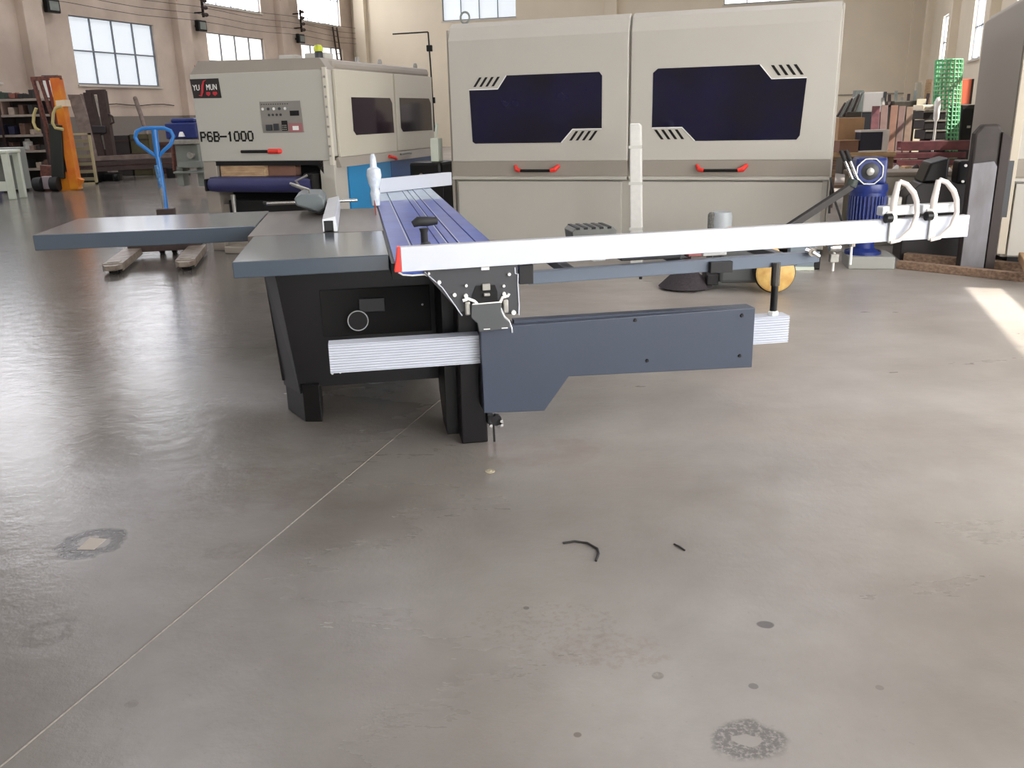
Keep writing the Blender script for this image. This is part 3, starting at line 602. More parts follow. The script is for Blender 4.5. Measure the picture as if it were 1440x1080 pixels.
for i in range(12): M().box(.885+.03*i, .9+.03*i, -.022, -.019, 1.665, 1.675).build('panel_marking', darkpl, cpn)
M().box(.93, 1.0, -.045, -.019, 1.385, 1.45).build('switch_block', darkpl, cpn, bevel=.004); M().box(1.03, 1.09, -.045, -.019, 1.385, 1.46).build('switch_block', darkpl, cpn, bevel=.004)
M().box(1.13, 1.2, -.03, -.019, 1.38, 1.49).build('keypad', black, cpn)
for i in range(9): M().box(1.137+.021*(i % 3), 1.15+.021*(i % 3), -.034, -.029, 1.39+.021*(i//3), 1.402+.021*(i//3)).build('key', silver, cpn)
M().box(1.215, 1.39, -.022, -.019, 1.365, 1.46).build('warning_plate', mat('dusty pink plate', (160, 104, 106), .5), cpn); M().box(1.265, 1.34, -.026, -.021, 1.385, 1.43).build('label_sticker', whitep, cpn)
# right side: hinge strip, two doors, band, blue lower panel
M().prism([(1.69, 2.04), (1.735, 2.04), (1.745, 1.0), (1.70, 1.0)], -.03, .02).build('corner_strip', mat('cream strip', (206, 200, 186), .45), p6, bevel=.004)
for i in range(9): M().lathe([(.014, -.036), (.014, -.03)], (1.718, 0, 1.1+.105*i), 'y', 8).build('strip_screw', silver, p6)
sdm = mat('cream side door', (196, 190, 174), .4)
for k, (a, b) in enumerate(((.1, 1.62), (1.66, 2.88))):
    d = M().box(1.74, 1.775, a, b, 1.08, 2.02).build('side_door', sdm, p6, bevel=.006)
    w = ((.45, 1.54, 1.31, 1.73), (1.77, 2.8, 1.315, 1.735))[k]
    M().prism([(w[0], w[3]), (w[1]-.06, w[3]), (w[1], w[3]-.06), (w[1]+.01, w[2]), (w[0]+.06, w[2]), (w[0], w[2]+.05)], 1.776, 1.78, 'yz').build('door_window', glassp, d)
M().prism([(1.74, 1.08), (1.765, 1.08), (1.80, .97), (1.74, .97)], .05, 2.9).build('side_band', beige_d, p6)
M().tube([(1.81, 1.3, 1.03), (1.83, 1.42, 1.01), (1.81, 1.5, .99)], .02, 8).build('side_handle', red, p6, smooth=True)
M().tube([(1.82, 1.62, 1.04), (1.84, 1.8, 1.05), (1.82, 1.95, 1.04)], .013, 8).build('side_handle', greys, p6, smooth=True)
M().box(1.55, 1.75, .32, 1.45, .0, .97).build('lower_side_panel', cyan, p6, bevel=.005, label='sky blue lower side panel')
M().box(1.55, 1.75, 1.46, 2.9, .0, .97).build('lower_side_panel', mat('deeper blue panel', (48, 92, 150), .4), p6, bevel=.005)
M().box(.0, 1.55, .35, 2.9, .0, 1.06).build('lower_body', beige_d, p6)
# beacon on roof
bc = M().lathe([(.045, 2.11), (.045, 2.2), (.04, 2.21)], (1.6, .1, 0), 'z', 14).build('beacon_base', darkpl, p6, smooth=True)
M().lathe([(.05, 2.21), (.052, 2.25), (.035, 2.275), (.01, 2.28)], (1.6, .1, 0), 'z', 14).build('beacon_lens', lime, bc, smooth=True)
for x, y, w in ((.95, .6, .1), (1.38, .5, .13)): M().box(x-w, x+w, y-.1, y+.1, 2.12, 2.22).build('roof_vent', mat('pale vent box', (190, 188, 182), .5), p6, bevel=.01)
for y in (.9, 1.5, 2.6): M().lathe([(.03, 2.13), (.03, 2.16), (.018, 2.19)], (1.66, y, 0), 'z', 10).build('roof_bolt', silver, p6, smooth=True)
# things inside
for (x0, x1, zz, yy, lab, mt) in ((.22, .8, .125, .02, 'pale wooden board on the dark blue belt of the small sander, left one', wood), (.83, 1.17, .12, .08, 'brown wooden block on the belt of the small sander, right one', card2)):
    loc = C+Vector((cos(PA), sin(PA), 0))*x0+Vector((-sin(PA), cos(PA), 0))*yy+Vector((0, 0, .876))
    o = M().box(0, x1-x0, 0, .12, 0, zz).box(x1-x0, x1-x0+.02, 0, .12, .0, zz).build('wood_board', mt, bevel=.004); o.location = loc; o.rotation_euler = (0, 0, PA); tag(o, lab, 'board')
# small dark motor between the two machines
q = fl(603, 330); e = thing('extraction_fan', 'black motor unit in the gap between the two beige machines', 'motor', (q.x+.13, 11.0, 0), PA)
M().box(-.2, .2, -.1, .3, 0, .7).build('stand', black, e, bevel=.01); M().box(-.22, .2, -.15, .3, .7, .98).build('motor_body', black, e, bevel=.04)
M().lathe([(.03, -.18), (.03, -.14)], (-.05, 0, .82), 'y', 12).build('shaft', chrome, e, smooth=True)
M().box(.05, .15, -.1, .05, .98, 1.25).build('switch_box', whiteg, e, bevel=.01); M().tube([(.1, -.03, 1.25), (.12, -.03, 1.42)], .02, 8).build('pipe', whiteg, e, smooth=True)

# ================================================================== PALLET JACK
ta, tbb = fl(165, 383), fl(258, 382)
jd_ = (fl(215, 345)-fl(165, 383)); 
jc = (ta+tbb)/2; ang = atan2((tbb-ta).y, (tbb-ta).x)
pj = thing('pallet_jack', 'blue handled hand pallet jack behind the left extension table', 'pallet jack', jc, radians(12.4))
wfork = (tbb-ta).length/2
for s in (-1, 1):
    c_ = s*wfork; hw_ = .1
    f = M().prism([(c_-hw_, 0), (c_+hw_, 0), (c_+hw_, 1.2), (c_-hw_, 1.2)], .085, .11, 'xy').box(c_-hw_, c_-hw_+.015, 0, 1.2, .03, .09).box(c_+hw_-.015, c_+hw_, 0, 1.2, .03, .09)
    f.prism([(c_-hw_, 0), (c_-.05, -.12), (c_+.05, -.12), (c_+hw_, 0)], .05, .1, 'xy').box(c_-.06, c_+.06, .05, .2, .11, .118)
    ff = f.build('fork', mat('worn grey fork', (150, 142, 130), .45, rgb2=(112, 96, 86), nscale=9), pj, bevel=.006)
    for y in (.02, .12): M().lathe([(.038, s*wfork-.04), (.038, s*wfork+.04)], (0, y, .04), 'x', 14).build('load_wheel', rubber, ff, smooth=True)
M().box(-wfork-.05, wfork+.05, 1.15, 1.27, .06, .34).build('carriage', brownsteel, pj, bevel=.01)
M().lathe([(.08, 1.3), (.09, 1.4)], (0, 0, .0), 'y', 4) 
M().tube([(0, 1.38, .18), (0, 1.38, .52)], .07, 14).build('pump', brownsteel, pj, smooth=True)
for s in (-1, 1): M().lathe([(.09, s*.07-.025), (.09, s*.07+.025)], (0, 1.38, .09), 'x', 18).build('steer_wheel', rubber, pj, smooth=True)
hb = local(pj, Vector((0, 0, 0))); Yh = (pj.matrix_basis @ Vector((0, 1.38, 0))).y if False else (jc + Vector((-sin(radians(12.4))*1.38, cos(radians(12.4))*1.38, 0))).y
def J(px, py): return local(pj, pY(px, py, Yh))
M().tube([J(234, 300), J(226, 243), J(221, 215)], [.032, .03, .028], 12).build('tow_bar', blue, pj, smooth=True)
M().tube([J(221, 232), J(228, 265)], .034, 12).build('bar_wrap', mat('scratched blue wrap', (96, 150, 196), .4, rgb2=(40, 84, 140), nscale=30), pj, smooth=True)
hd = M().tube([J(222, 222), J(206, 210), J(194, 201), J(190, 193), J(192, 185), J(200, 181), J(214, 180), J(230, 180), J(240, 184), J(244, 192), J(240, 203), J(230, 212)], .022, 10, closed=True).build('loop_handle', blue, pj, smooth=True)
M().tube([J(217, 182), J(221, 215)], .034, 10).build('handle_bar', blue, hd, smooth=True)
M().tube([J(228, 262), J(233, 300)], .033, 10).build('bar_foot', silver, pj, smooth=True)
M().box(J(234, 300).x-.1, J(234, 300).x+.1, 1.3, 1.45, .45, .53).build('bar_base', brownsteel, pj, bevel=.01)

# ================================================================== LEFT BACKGROUND
# pale metal table, far left
q = fl(18, 281); e = thing('metal_stand', 'pale green white metal stand at the left edge of the photo', 'stand', q+Vector((-.9, .0, 0)), radians(4))
M().box(-.4, .95, -.05, .6, .95, 1.02).build('top', whiteg, e, bevel=.02)
for x, y in ((.8, 0), (-.3, 0), (.8, .5), (-.3, .5)): M().box(x, x+.13, y-.03, y+.08, 0, .96).build('leg', whiteg, e, bevel=.01)
M().box(-.3, .85, 0, .06, .18, .38).build('lower_rail', whiteg, e, bevel=.01); M().box(-.3, .85, .5, .54, .2, .9).build('back_panel', greys, e)
q = fl(32, 270); e = thing('steel_cabinet', 'narrow grey steel cabinet beside the pale stand', 'cabinet', q+Vector((-.25, 0, 0)), radians(8))
M().box(-.25, .28, 0, .5, .06, 1.02).build('body', mat('grey cabinet', (150, 156, 152), .45), e, bevel=.01); M().box(-.22, .25, -.015, 0, .1, .98).build('door', mat('grey cabinet door', (164, 168, 164), .45), e, bevel=.005); M().box(-.2, .22, .05, .45, 0, .06).build('plinth', black, e)
# shelf rack with stored goods
Ys = 25.2
def shp(px, py, Y=Ys): return pY(px, py, Y)
sh = thing('storage_rack', 'dark steel storage rack full of parts at the far left wall', 'rack', (shp(20, 200).x, Ys, 0), 0)
xl, xr = shp(-40, 200).x-sh.location.x, shp(73, 200).x-sh.location.x
zs = [shp(40, y).z for y in (140, 162, 190, 212, 237)]
for z in zs: M().box(xl, xr, -.35, .35, z-.04, z+.02).build('shelf_board', mat('pale shelf board', (160, 148, 136), .6, noise=.15), sh)
for x in (xl, (xl+xr)/2, xr):
    for y in (-.34, .32): M().box(x-.03, x+.03, y-.02, y+.03, 0, zs[0]+.1).build('upright', brownsteel, sh)
M().box(xl, xr, .34, .36, 0, zs[0]).build('back_panel', mat('rack back', (62, 54, 54), .7), sh)
cols = [('small dark green tool case', (52, 66, 58), 'case'), ('dull red parts tray', (140, 84, 72), 'tray'), ('dark metal parts bin', (48, 44, 46), 'bin'), ('pinkish carton', (164, 138, 126), 'carton'), ('brown parts carton', (104, 78, 66), 'carton'), ('navy storage bin', (44, 44, 72), 'bin'), ('white plastic canister', (216, 216, 210), 'canister'), ('pale wrapped parcel', (176, 160, 146), 'parcel')]
lay = [(0, [(8, 9, .2, 0), (22, 8, .16, 0), (36, 9, .14, 1), (47, 7, .12, 2), (62, 5, .22, 2)]), (1, [(4, 8, .3, 2), (17, 6, .34, 3), (31, 8, .18, 7), (45, 6, .24, 4), (58, 6, .24, 2)]),
       (2, [(10, 8, .26, 5), (27, 9, .22, 5), (42, 7, .28, 4), (55, 6, .12, 7)]), (3, [(10, 8, .22, 2), (22, 5, .2, 4), (41, 3, .3, 6), (50, 5, .12, 3), (60, 5, .12, 2)]), (4, [(40, 6, .22, 2), (56, 7, .14, 7), (66, 4, .2, 4)])]
shn = ['top rack shelf', 'second rack shelf', 'third rack shelf', 'fourth rack shelf', 'lowest rack shelf']
for si, its in lay:
    for ii, (px, w, h, k) in enumerate(its):
        c = shp(px, 200); w_ = w/50
        nm, rgb, ct = cols[k]; m = mat('stored '+nm, rgb, .6, noise=.2, nscale=9)
        where = ['leftmost', 'second from left', 'third from left', 'fourth from left', 'fifth from left'][ii]
        nme = {'case': 'tool_case', 'tray': 'parts_tray', 'bin': 'parts_bin', 'carton': 'carton', 'canister': 'canister', 'parcel': 'parcel'}[ct]
        o = M()
        if ct == 'canister': o.lathe([(.1, 0), (.12, .03), (.12, h*.75), (.06, h*.85), (.06, h)], (0, 0, 0), 'z', 14)
        elif ct in ('tray', 'bin'):
            o.prism([(-w_/2*.85, 0), (w_/2*.85, 0), (w_/2, h), (-w_/2, h)], -.2, -.17); o.prism([(-w_/2*.85, 0), (w_/2*.85, 0), (w_/2, h), (-w_/2, h)], .17, .2); o.box(-w_/2*.85, w_/2*.85, -.2, .2, 0, .02)
            o.prism([(-w_/2*.85, 0), (-w_/2*.8, 0), (-w_/2*.95, h), (-w_/2, h)], -.2, .2); o.prism([(w_/2*.8, 0), (w_/2*.85, 0), (w_/2, h), (w_/2*.95, h)], -.2, .2)
            for z in range(5): o.tube([(-w_*.35, -.1+.05*z, h*.7), (w_*.35, -.12+.06*z, h*(.9+.1*(z % 2)))], .03, 6)
        else: o.box(-w_/2, w_/2, -.2, .2, 0, h); o.box(-w_/2*.9, w_/2*.9, -.21, .21, h-.03, h+.01)
        ob_ = o.build(nme, m, bevel=.008); ob_.location = (c.x, Ys-.08, zs[si]+.021)
        tag(ob_, '%s on the %s, %s' % (nm, shn[si], where), ct, 'goods on the storage rack')
q = pY(2, 215, 24.3); e = thing('blue_drum', 'dark blue drum standing at the left edge before the rack', 'drum', (q.x-.3, 24.2, 0))
M().lathe([(.28, 0), (.3, .03), (.3, .6), (.31, .62), (.3, .64), (.3, 1.25), (.31, 1.27), (.28, 1.9)], (0, 0, 0), 'z', 20).build('body', mat('dark blue drum paint', (36, 44, 104), .45), e, smooth=True)
# orange stacker
Yo = 21.6
def so(px, py, Y=Yo): return pY(px, py, Y)
e = thing('manual_stacker', 'orange and rust coloured manual lifting stacker in the left background', 'stacker', fl(80, 268))
def So(px, py, Y=Yo): return so(px, py, Y)-e.location
M().tube([So(46, 110), So(66, 180), So(80, 262)], .05, 6).build('mast_rail', rust, e)
M().bar(So(56, 112), So(82, 190), .06).build('mast_rail', rust, e); M().bar(So(66, 112), So(88, 200), .05).build('mast_rail', mat('dark red steel', (112, 40, 34), .55), e)
M().bar(So(79, 110), So(108, 266), .24, .2).build('mast_post', orangep, e, bevel=.01, label='bright orange mast post')
M().bar(So(84, 112), So(85, 150), .02).build('mast_sticker', mat('magenta sticker', (150, 50, 110), .5), e)
M().bar(So(88, 141), So(90, 150), .26, .22).build('mast_label', mat('white mast label', (224, 205, 180), .5), e)
M().bar(So(44, 111), So(86, 109), .09).build('top_beam', rust, e, bevel=.01)
M().bar(So(82, 175), So(86, 250), .35, .3).build('hydraulic_unit', mat('near black green unit', (32, 36, 32), .5), e, bevel=.02)
M().bar(So(60, 250), So(84, 252), .2, .6).build('base_frame', rust, e, bevel=.01); M().bar(So(84, 252), So(112, 266), .18, .5).build('base_frame', orangep, e, bevel=.01)
for px in (61, 84): c = So(px, 260); M().lathe([(.16, -.09), (.17, 0), (.16, .09)], (c.x, c.y-.2, .17), 'x', 18).build('wheel', rubber, e, smooth=True)
c = So(73, 262); M().box(c.x-.12, c.x+.12, c.y-.2, c.y+.1, .05, .35).build('motor_cover', mat('lilac grey cover', (158, 146, 150), .5), e, bevel=.02)
hoz = mat('pale yellow hose', (190, 176, 120), .6)
M().tube([So(51, 152, Yo-.2), So(48, 160, Yo-.2), So(47, 172, Yo-.2), So(50, 180, Yo-.2), So(56, 184, Yo-.2)], .035, 8).build('hose', hoz, e, smooth=True)
M().tube([So(86, 150, Yo-.3), So(78, 152, Yo-.3), So(75, 160, Yo-.3), So(74, 173, Yo-.3), So(78, 180, Yo-.3), So(89, 182, Yo-.3)], .035, 8).build('hose', hoz, e, smooth=True)
# panel behind stacker (white notice)
c = so(72, 122, 23); e = thing('notice_board', 'small white notice sheet seen through the orange stacker mast', 'notice', c); M().box(-.18, .18, -.01, .01, -.25, .25).build('sheet', whitep, e); M().box(-.2, .2, .01, .03, -.27, .27).build('backing', darkpl, e)
M().box(-.03, .03, .03, .08, -c.z, .27).build('stand_pole', darkpl, e)
# leaning boards
for (pts, Yb, Yt, lab) in (((95, 133, 112, 133, 150, 222, 128, 222), 27.2, 29.2, 'wide brown grey board leaning on the left wall, left one of two'), ((112, 132, 121, 133, 152, 205, 148, 222), 27.4, 29.35, 'narrow brown grey board leaning on the left wall, right one of two')):
    P = [pY(pts[0], pts[1], Yt), pY(pts[2], pts[3], Yt), pY(pts[4], pts[5], Yb), pY(pts[6], pts[7], Yb)]
    P[2].z = P[3].z = 0.0
    c = (P[2]+P[3])/2; vs = [p-c for p in P]; b = [v+Vector((.02, .05, 0)) for v in vs]
    o = M().add(vs+b, [(0, 1, 2, 3), (7, 6, 5, 4), (0, 4, 5, 1), (1, 5, 6, 2), (2, 6, 7, 3), (3, 7, 4, 0)]).build('leaning_board', woodg); o.location = c; tag(o, lab, 'board', 'boards leaning on the left wall')
# dark stacker
Yd = 25.2
e = thing('dark_stacker', 'dark brown stacker mast frame left of the leaning stick', 'stacker', pY(148, 235, Yd)*1); e.location.z = 0
def Sd(px, py): p = pY(px, py, Yd)-e.location; return p
M().bar(Sd(124, 130), Sd(146, 225), .2).build('mast_rail', brownsteel, e); M().bar(Sd(143, 128), Sd(158, 225), .2).build('mast_rail', brownsteel, e)
M().bar(Sd(122, 130), Sd(148, 129), .12).build('top_beam', brownsteel, e); M().bar(Sd(133, 182), Sd(152, 182), .3, .2).build('carriage', mat('near black carriage', (40, 34, 38), .5), e, bevel=.02)
M().tube([Sd(134, 134), Sd(146, 180)], .025, 8).build('chain', silver, e); M().tube([Sd(152, 160), Sd(158, 164), Sd(160, 172), Sd(153, 175)], .03, 8).build('handle', brownsteel, e)
for px in (142, 150): M().bar(Sd(px, 190), Sd(px+5, 222), .1).build('lift_cylinder', silver, e)
c = Sd(150, 225); M().box(c.x-.3, c.x+.25, -.3, .3, 0, .2).build('base', black, e, bevel=.02)
for s in (-.35, .35): M().lathe([(.09, c.x+s-.05), (.09, c.x+s+.05)], (0, -.32, .09), 'x', 14).build('wheel', rubber, e, smooth=True)
# pale grating frame
c = pY(118, 222, 23.6); e = thing('steel_grating', 'pale yellowish grating frame standing right of the orange stacker', 'grating', (c.x, 23.6, 0))
hgt = pY(118, 187, 23.6).z
M().box(-.26, .26, -.03, .03, 0, .05).box(-.26, .26, -.03, .03, hgt-.05, hgt).box(-.26, -.2, -.03, .03, 0, hgt).box(.2, .26, -.03, .03, 0, hgt).build('frame', mat('pale yellow frame', (168, 156, 122), .6), e)
for i in range(6): M().box(-.2, .2, -.015, .015, .1+i*(hgt-.15)/6, .1+i*(hgt-.15)/6+.08).build('slat', mat('dull olive slat', (130, 120, 92), .6), e)
# stick
o = M(); a_, b_ = pY(190, 138, 32), pY(206, 185, 30); d_ = b_-a_; b_ = b_+d_*((b_.z)/(-d_.z)) if d_.z < 0 else b_
mid = Vector((b_.x, b_.y, 0)); o.tube([a_-mid, b_-mid], .07, 8); o = o.build('leaning_pole', woodg, smooth=True); o.location = mid; tag(o, 'grey pole leaning on the wall below the first window', 'pole')
# crates etc between stacker and blue unit
Yc = 27.5
for i, (x0, x1, y0, y1, nm, rgb, lab, ct) in enumerate(((170, 187, 190, 226, 'dark_crate', (50, 44, 42), 'dark open crate behind the left side of the blue loop handle', 'crate'), (180, 196, 204, 226, 'clay_pot_box', (150, 84, 60), 'terracotta brown carton behind the blue loop handle', 'carton'),
      (196, 216, 188, 226, 'olive_crate', (86, 80, 52), 'olive brown crate seen inside the blue loop handle', 'crate'), (217, 240, 200, 228, 'brown_crate', (88, 58, 50), 'dark red brown crate right of the blue loop handle', 'crate'))):
    a_ = pY(x0, y1, Yc+i*.1); b_ = pY(x1, y0, Yc+i*.1); w = b_.x-a_.x; h = b_.z
    e = thing(nm, lab, ct, ((a_.x+b_.x)/2, Yc+(i % 2)*.75, 0), radians(3*i-4)); m = mat(nm+' paint', rgb, .7, noise=.25, nscale=4)
    M().box(-w/2, w/2, -.3, -.27, 0, h).box(-w/2, w/2, .27, .3, 0, h).box(-w/2, -w/2+.03, -.3, .3, 0, h).box(w/2-.03, w/2, -.3, .3, 0, h).box(-w/2, w/2, -.3, .3, 0, .03).build('crate_body', m, e, bevel=.006)
    for z in (.15, .5, .85): M().box(-w/2-.01, w/2+.01, -.315, -.29, h*z, h*z+.05).build('batten', brownsteel, e)
# long steel bars on the floor
for i in range(7):
    a_ = fl(108, 259-(i % 3)*1.6); b_ = fl(243, 250-(i % 3)*1.6); z = .34+.14*(i//3)
    c = (a_+b_)/2; o = M().bar(a_-c, b_-c, .2, .11).build('steel_bar', [brownsteel, rust, woodg, brownsteel][i % 4]); o.location = (c.x, c.y+.25, z)
    tag(o, 'long brown steel bar on blocks behind the blue tow bar, %s' % ['front of lower layer', 'middle of lower layer', 'rear of lower layer', 'front of middle layer', 'middle of middle layer', 'rear of middle layer', 'single bar on top'][i], 'bar', 'steel bars on blocks')
for i, (x, y) in enumerate(((114, 259), (238, 251))):
    c = fl(x, y); o = M().box(-.12, .12, -.1, 1.2, 0, .28).build('support_block', black, bevel=.02); o.location = c+Vector((0, .25, 0)); tag(o, ['black support block at the left end of the steel bars', 'black support block at the right end of the steel bars'][i], 'block')
# blue headed grey bench machine
Yb = 19.5; q = pY(262, 248, Yb)
e = thing('bench_machine', 'grey green machine with navy blue head left of the small sander', 'machine', (q.x, Yb, 0), radians(-4))
def Sb(px, py): p = pY(px, py, Yb)-e.location; return p
def bb(n, x0, x1, y0, y1, m, d0=0, d1=.6, bv=.02):
    a_ = Sb(x0, y1); b_ = Sb(x1, y0); return M().box(a_.x, b_.x, d0, d1, max(a_.z, 0), b_.z).build(n, m, e, bevel=bv)
bb('head', 233, 276, 172, 196, navy, 0, .6, .03); bb('head_cover', 238, 272, 166, 173, navy, .05, .5, .03)
bb('table', 246, 277, 196, 203, silver, -.15, .5, .01); bb('body', 248, 278, 203, 228, greys, 0, .5, .02); bb('slide', 252, 286, 226, 236, greys, -.1, .4, .015)
bb('foot_rail', 246, 290, 240, 244, greys, -.1, .4, .01); bb('foot_leg', 250, 256, 236, 262, greys, 0, .3, .01); bb('foot_leg', 280, 286, 236, 262, greys, 0, .3, .01)
c = Sb(270, 218); M().lathe([(.07, -.1), (.08, 0)], (c.x, 0, c.z), 'y', 16).build('hand_wheel', silver, e, smooth=True)
c = Sb(256, 188); M().lathe([(.03, c.z+.04), (.05, c.z), (.07, c.z-.06)], (c.x, -.03, 0), 'z', 12).build('spindle', whitep, e, smooth=True)
c = Sb(244, 220); M().tube([Sb(242, 200), Sb(243, 212), Sb(244, 226), Sb(245, 240)], .04, 8).build('chain_guard', rust, e, smooth=True)
# red jib
a_, b_ = pY(254, 92, 33), pY(266, 168, 31); mid = Vector((b_.x, b_.y, 0))
o = M().prism([(-.25, 0), (.35, 0), (.1, a_.z-1.2), (-.12, a_.z-.2), (-.25, a_.z)], -.1, .1).build('red_jib', redpaint, bevel=.01); o.location = (b_.x, 33.0, 0); o.rotation_euler = (0, 0, .2); tag(o, 'tall dark red steel post behind the small sander at its left', 'post')

# ================================================================== BEHIND THE FENCE
# foam wrapped post
a_, b_ = pY(897, 173, 9.25), pY(895, 335, 9.05); b0 = Vector((b_.x-.0, 9.0, 0))
e = thing('foam_wrapped_post', 'white foam wrapped post leaning on the big machine between its doors', 'post', b0, radians(-14))
lt = local(e, a_)
M().prism([(-.062, 0), (.062, 0), (lt.x+.062, lt.z-.02), (lt.x+.035, lt.z), (lt.x-.05, lt.z)], -.05, .05).build('foam_wrap', foam, e, bevel=.012)
for z in (.35, .8, 1.15): M().box(-.066+lt.x*z/1.4, .066+lt.x*z/1.4, -.054, .054, z, z+.03).build('tape', mat('clear tape', (206, 206, 200), .25), e)
# slotted steel crate
e = thing('slotted_steel_bracket', 'dark slotted steel bracket pack lying on the saw arm just behind the fence', 'bracket', onsaw(1.2, 4.46, .842), SA)
M().prism([(-.11, 0), (.11, 0), (.12, .07), (.1, .088), (-.1, .088), (-.12, .07)], 0, .18).build('body', mat('dull dark steel', (110, 110, 104), .5, noise=.3), e, bevel=.004)
for i in range(5): M().box(-.1+.042*i, -.08+.042*i, -.004, .185, .08, .091).build('slot', black, e)
# grey rolled mat
q = pY(1015, 298, 8.5); e = thing('rolled_mat', 'pale grey rolled plastic sheet standing behind the fence', 'roll', (q.x, 8.5, 0), 0)
M().lathe([(.1, 0), (.1, q.z-.04), (.09, q.z), (.06, q.z-.01)], (0, 0, 0), 'z', 20).build('roll', frost, e, smooth=True)
M().lathe([(.035, 0), (.035, q.z-.02), (.02, q.z)], (-.1, -.02, 0), 'z', 12).build('inner_tube', mat('speckled tube', (120, 118, 112), .7, noise=.5, nscale=60), e, smooth=True)
# floor sweeper
wq = fl(1088, 412); e = thing('floor_sweeper', 'hand pushed floor sweeper with yellow wheel and black side brush', 'floor sweeper', wq, radians(-6))
R = .172
M().lathe([(.12, -.02), (R-.02, -.025), (R-.015, .0), (R, .01), (R, .05), (.1, .06)], (0, 0, R), 'y', 36).build('wheel_tyre', rubber, e, smooth=True)
M().lathe([(.02, -.032), (R-.03, -.03), (R-.012, -.02)], (0, 0, R), 'y', 36).build('wheel_disc', yellow, e, smooth=True)
M().lathe([(.02, -.05), (.03, -.03)], (0, 0, R), 'y', 12).build('wheel_hub', rust, e, smooth=True)
M().lathe([(.12, .6), (R, .61), (R, .66), (.1, .68)], (0, 0, R), 'y', 30).build('rear_wheel', yellow, e, smooth=True)
M().box(-.45, -.02, .07, .58, .07, .36).build('hopper', mat('dark sweeper body', (70, 72, 72), .5), e, bevel=.03)
M().prism([(-.43, .36), (-.05, .36), (-.1, .47), (-.35, .5)], .1, .55).build('cover', mat('orange sweeper cover', (214, 140, 80), .5), e, bevel=.03)
M().box(-.55, -.45, .1, .5, .05, .14).build('front_skirt', rubber, e, bevel=.01)
bq = local(e, fl(965, 408)); br = M().lathe([(.06, .17), (.1, .15), (.235, .02), (.2, .005), (.02, .005)], (bq.x, bq.y+.1, 0), 'z', 36).build('side_brush', bristle, e, smooth=True)
M().lathe([(.065, .165), (.09, .175), (.085, .2), (.05, .21)], (bq.x, bq.y+.1, 0), 'z', 24).build('brush_hub', mat('grey brush hub', (120, 116, 112), .5), e, smooth=True)
M().bar((bq.x, bq.y+.1, .2), (-.7, .3, .28), .05).build('brush_arm', black, e)
ha, hb_ = local(e, pY(1105, 322, 7.65)), local(e, pY(1197, 262, 7.95))
M().bar(ha-(hb_-ha)*.25, hb_, .05, .06).build('push_handle', mat('dark brown bar', (30, 25, 23), .5), e, bevel=.004)
M().tube([hb_, hb_+Vector((.02, 0, .06))], .045, 10).build('handle_joint', mat('mottled joint', (70, 78, 72), .5, noise=.5, nscale=50), e, smooth=True)
ta_, tb_ = local(e, pY(1199, 253, 7.95)), local(e, pY(1183, 213, 8.0))
for dx in (0, .045):
    M().tube([ta_+Vector((dx, 0, .0)), tb_+Vector((dx, 0, 0))], .014, 10).build('grip_rod', chrome, e, smooth=True)
    M().tube([tb_+(ta_-tb_)*.35+Vector((dx, 0, 0)), tb_+Vector((dx-.004, 0, .01))], .019, 10).build('grip', rubber, e, smooth=True)
M().tube([local(e, pY(*p, 8.0)) for p in ((1166, 300), (1168, 270), (1168, 250), (1174, 282), (1184, 312), (1186, 330))], .01, 6).build('cable', rubber, e, smooth=True)
# navy gear motor on tray
q = fl(1226, 379); Yg = q.y+.22
e = thing('gear_motor', 'navy blue worm gear motor standing upright on a grey tray', 'motor', (q.x+.05, Yg, 0), radians(-12))
def G(px, py): p = local(e, pY(px, py, Yg)); return p
zt_ = G(1226, 221).z; z1_ = G(1226, 258).z; z2_ = G(1226, 270).z; z3_ = G(1226, 312).z; z4_ = G(1226, 362).z; xg = G(1222, 260).x
M().box(-.22, .2, -.22, .22, .0, .12).build('tray', mat('grey tray', (150, 150, 144), .5), e, bevel=.01)
gx = G(1224, 240).x
M().box(gx-.15, gx+.13, -.14, .14, z1_, zt_).build('gearbox', navy, e, bevel=.025)
M().lathe([(.11, -.17), (.125, -.15), (.125, -.13)], (gx-.03, 0, (zt_+z1_)/2+.0), 'y', 8).build('output_flange', navy, e)
M().tube([(gx-.03+.115*cos(a*pi/8)*(1+.06*(a % 2)), -.172, (zt_+z1_)/2+.115*sin(a*pi/8)*(1+.06*(a % 2))) for a in range(16)], .006, 6, closed=True).build('flange_rim', whitep, e)
M().lathe([(.012, -.2), (.034, -.195), (.036, -.172), (.04, -.171)], (gx-.03, 0, (zt_+z1_)/2), 'y', 18).build('output_shaft', silver, e, smooth=True)
M().lathe([(.075, -.174), (.08, -.17)], (gx-.03, 0, (zt_+z1_)/2), 'y', 20).build('seal_ring', darkpl, e, smooth=True)
M().lathe([(.17, z2_+.0), (.18, z2_+.03), (.17, z1_)], (gx, 0, 0), 'z', 24).build('adapter_flange', navy, e, smooth=True)
mo = M().lathe([(.15, z3_-.02), (.165, z3_), (.165, z2_), (.14, z2_+.01)], (gx, 0, 0), 'z', 28).build('motor_housing', navy, e, smooth=True)
for i in range(30):
    a = 2*pi*i/30; M().bar((gx+.165*cos(a), .165*sin(a), z3_+.02), (gx+.165*cos(a), .165*sin(a), z2_-.03), .012, .035).build('cooling_fin', navy, mo)
M().lathe([(.12, z4_), (.15, z4_+.06), (.1, z4_+.1), (.1, z3_-.02), (.15, z3_)], (gx, 0, 0), 'z', 24).build('fan_cowl', navy, e, smooth=True)
M().lathe([(.17, .12), (.17, .15), (.12, z4_+.02)], (gx, 0, 0), 'z', 20).build('base_flange', navy, e, smooth=True)
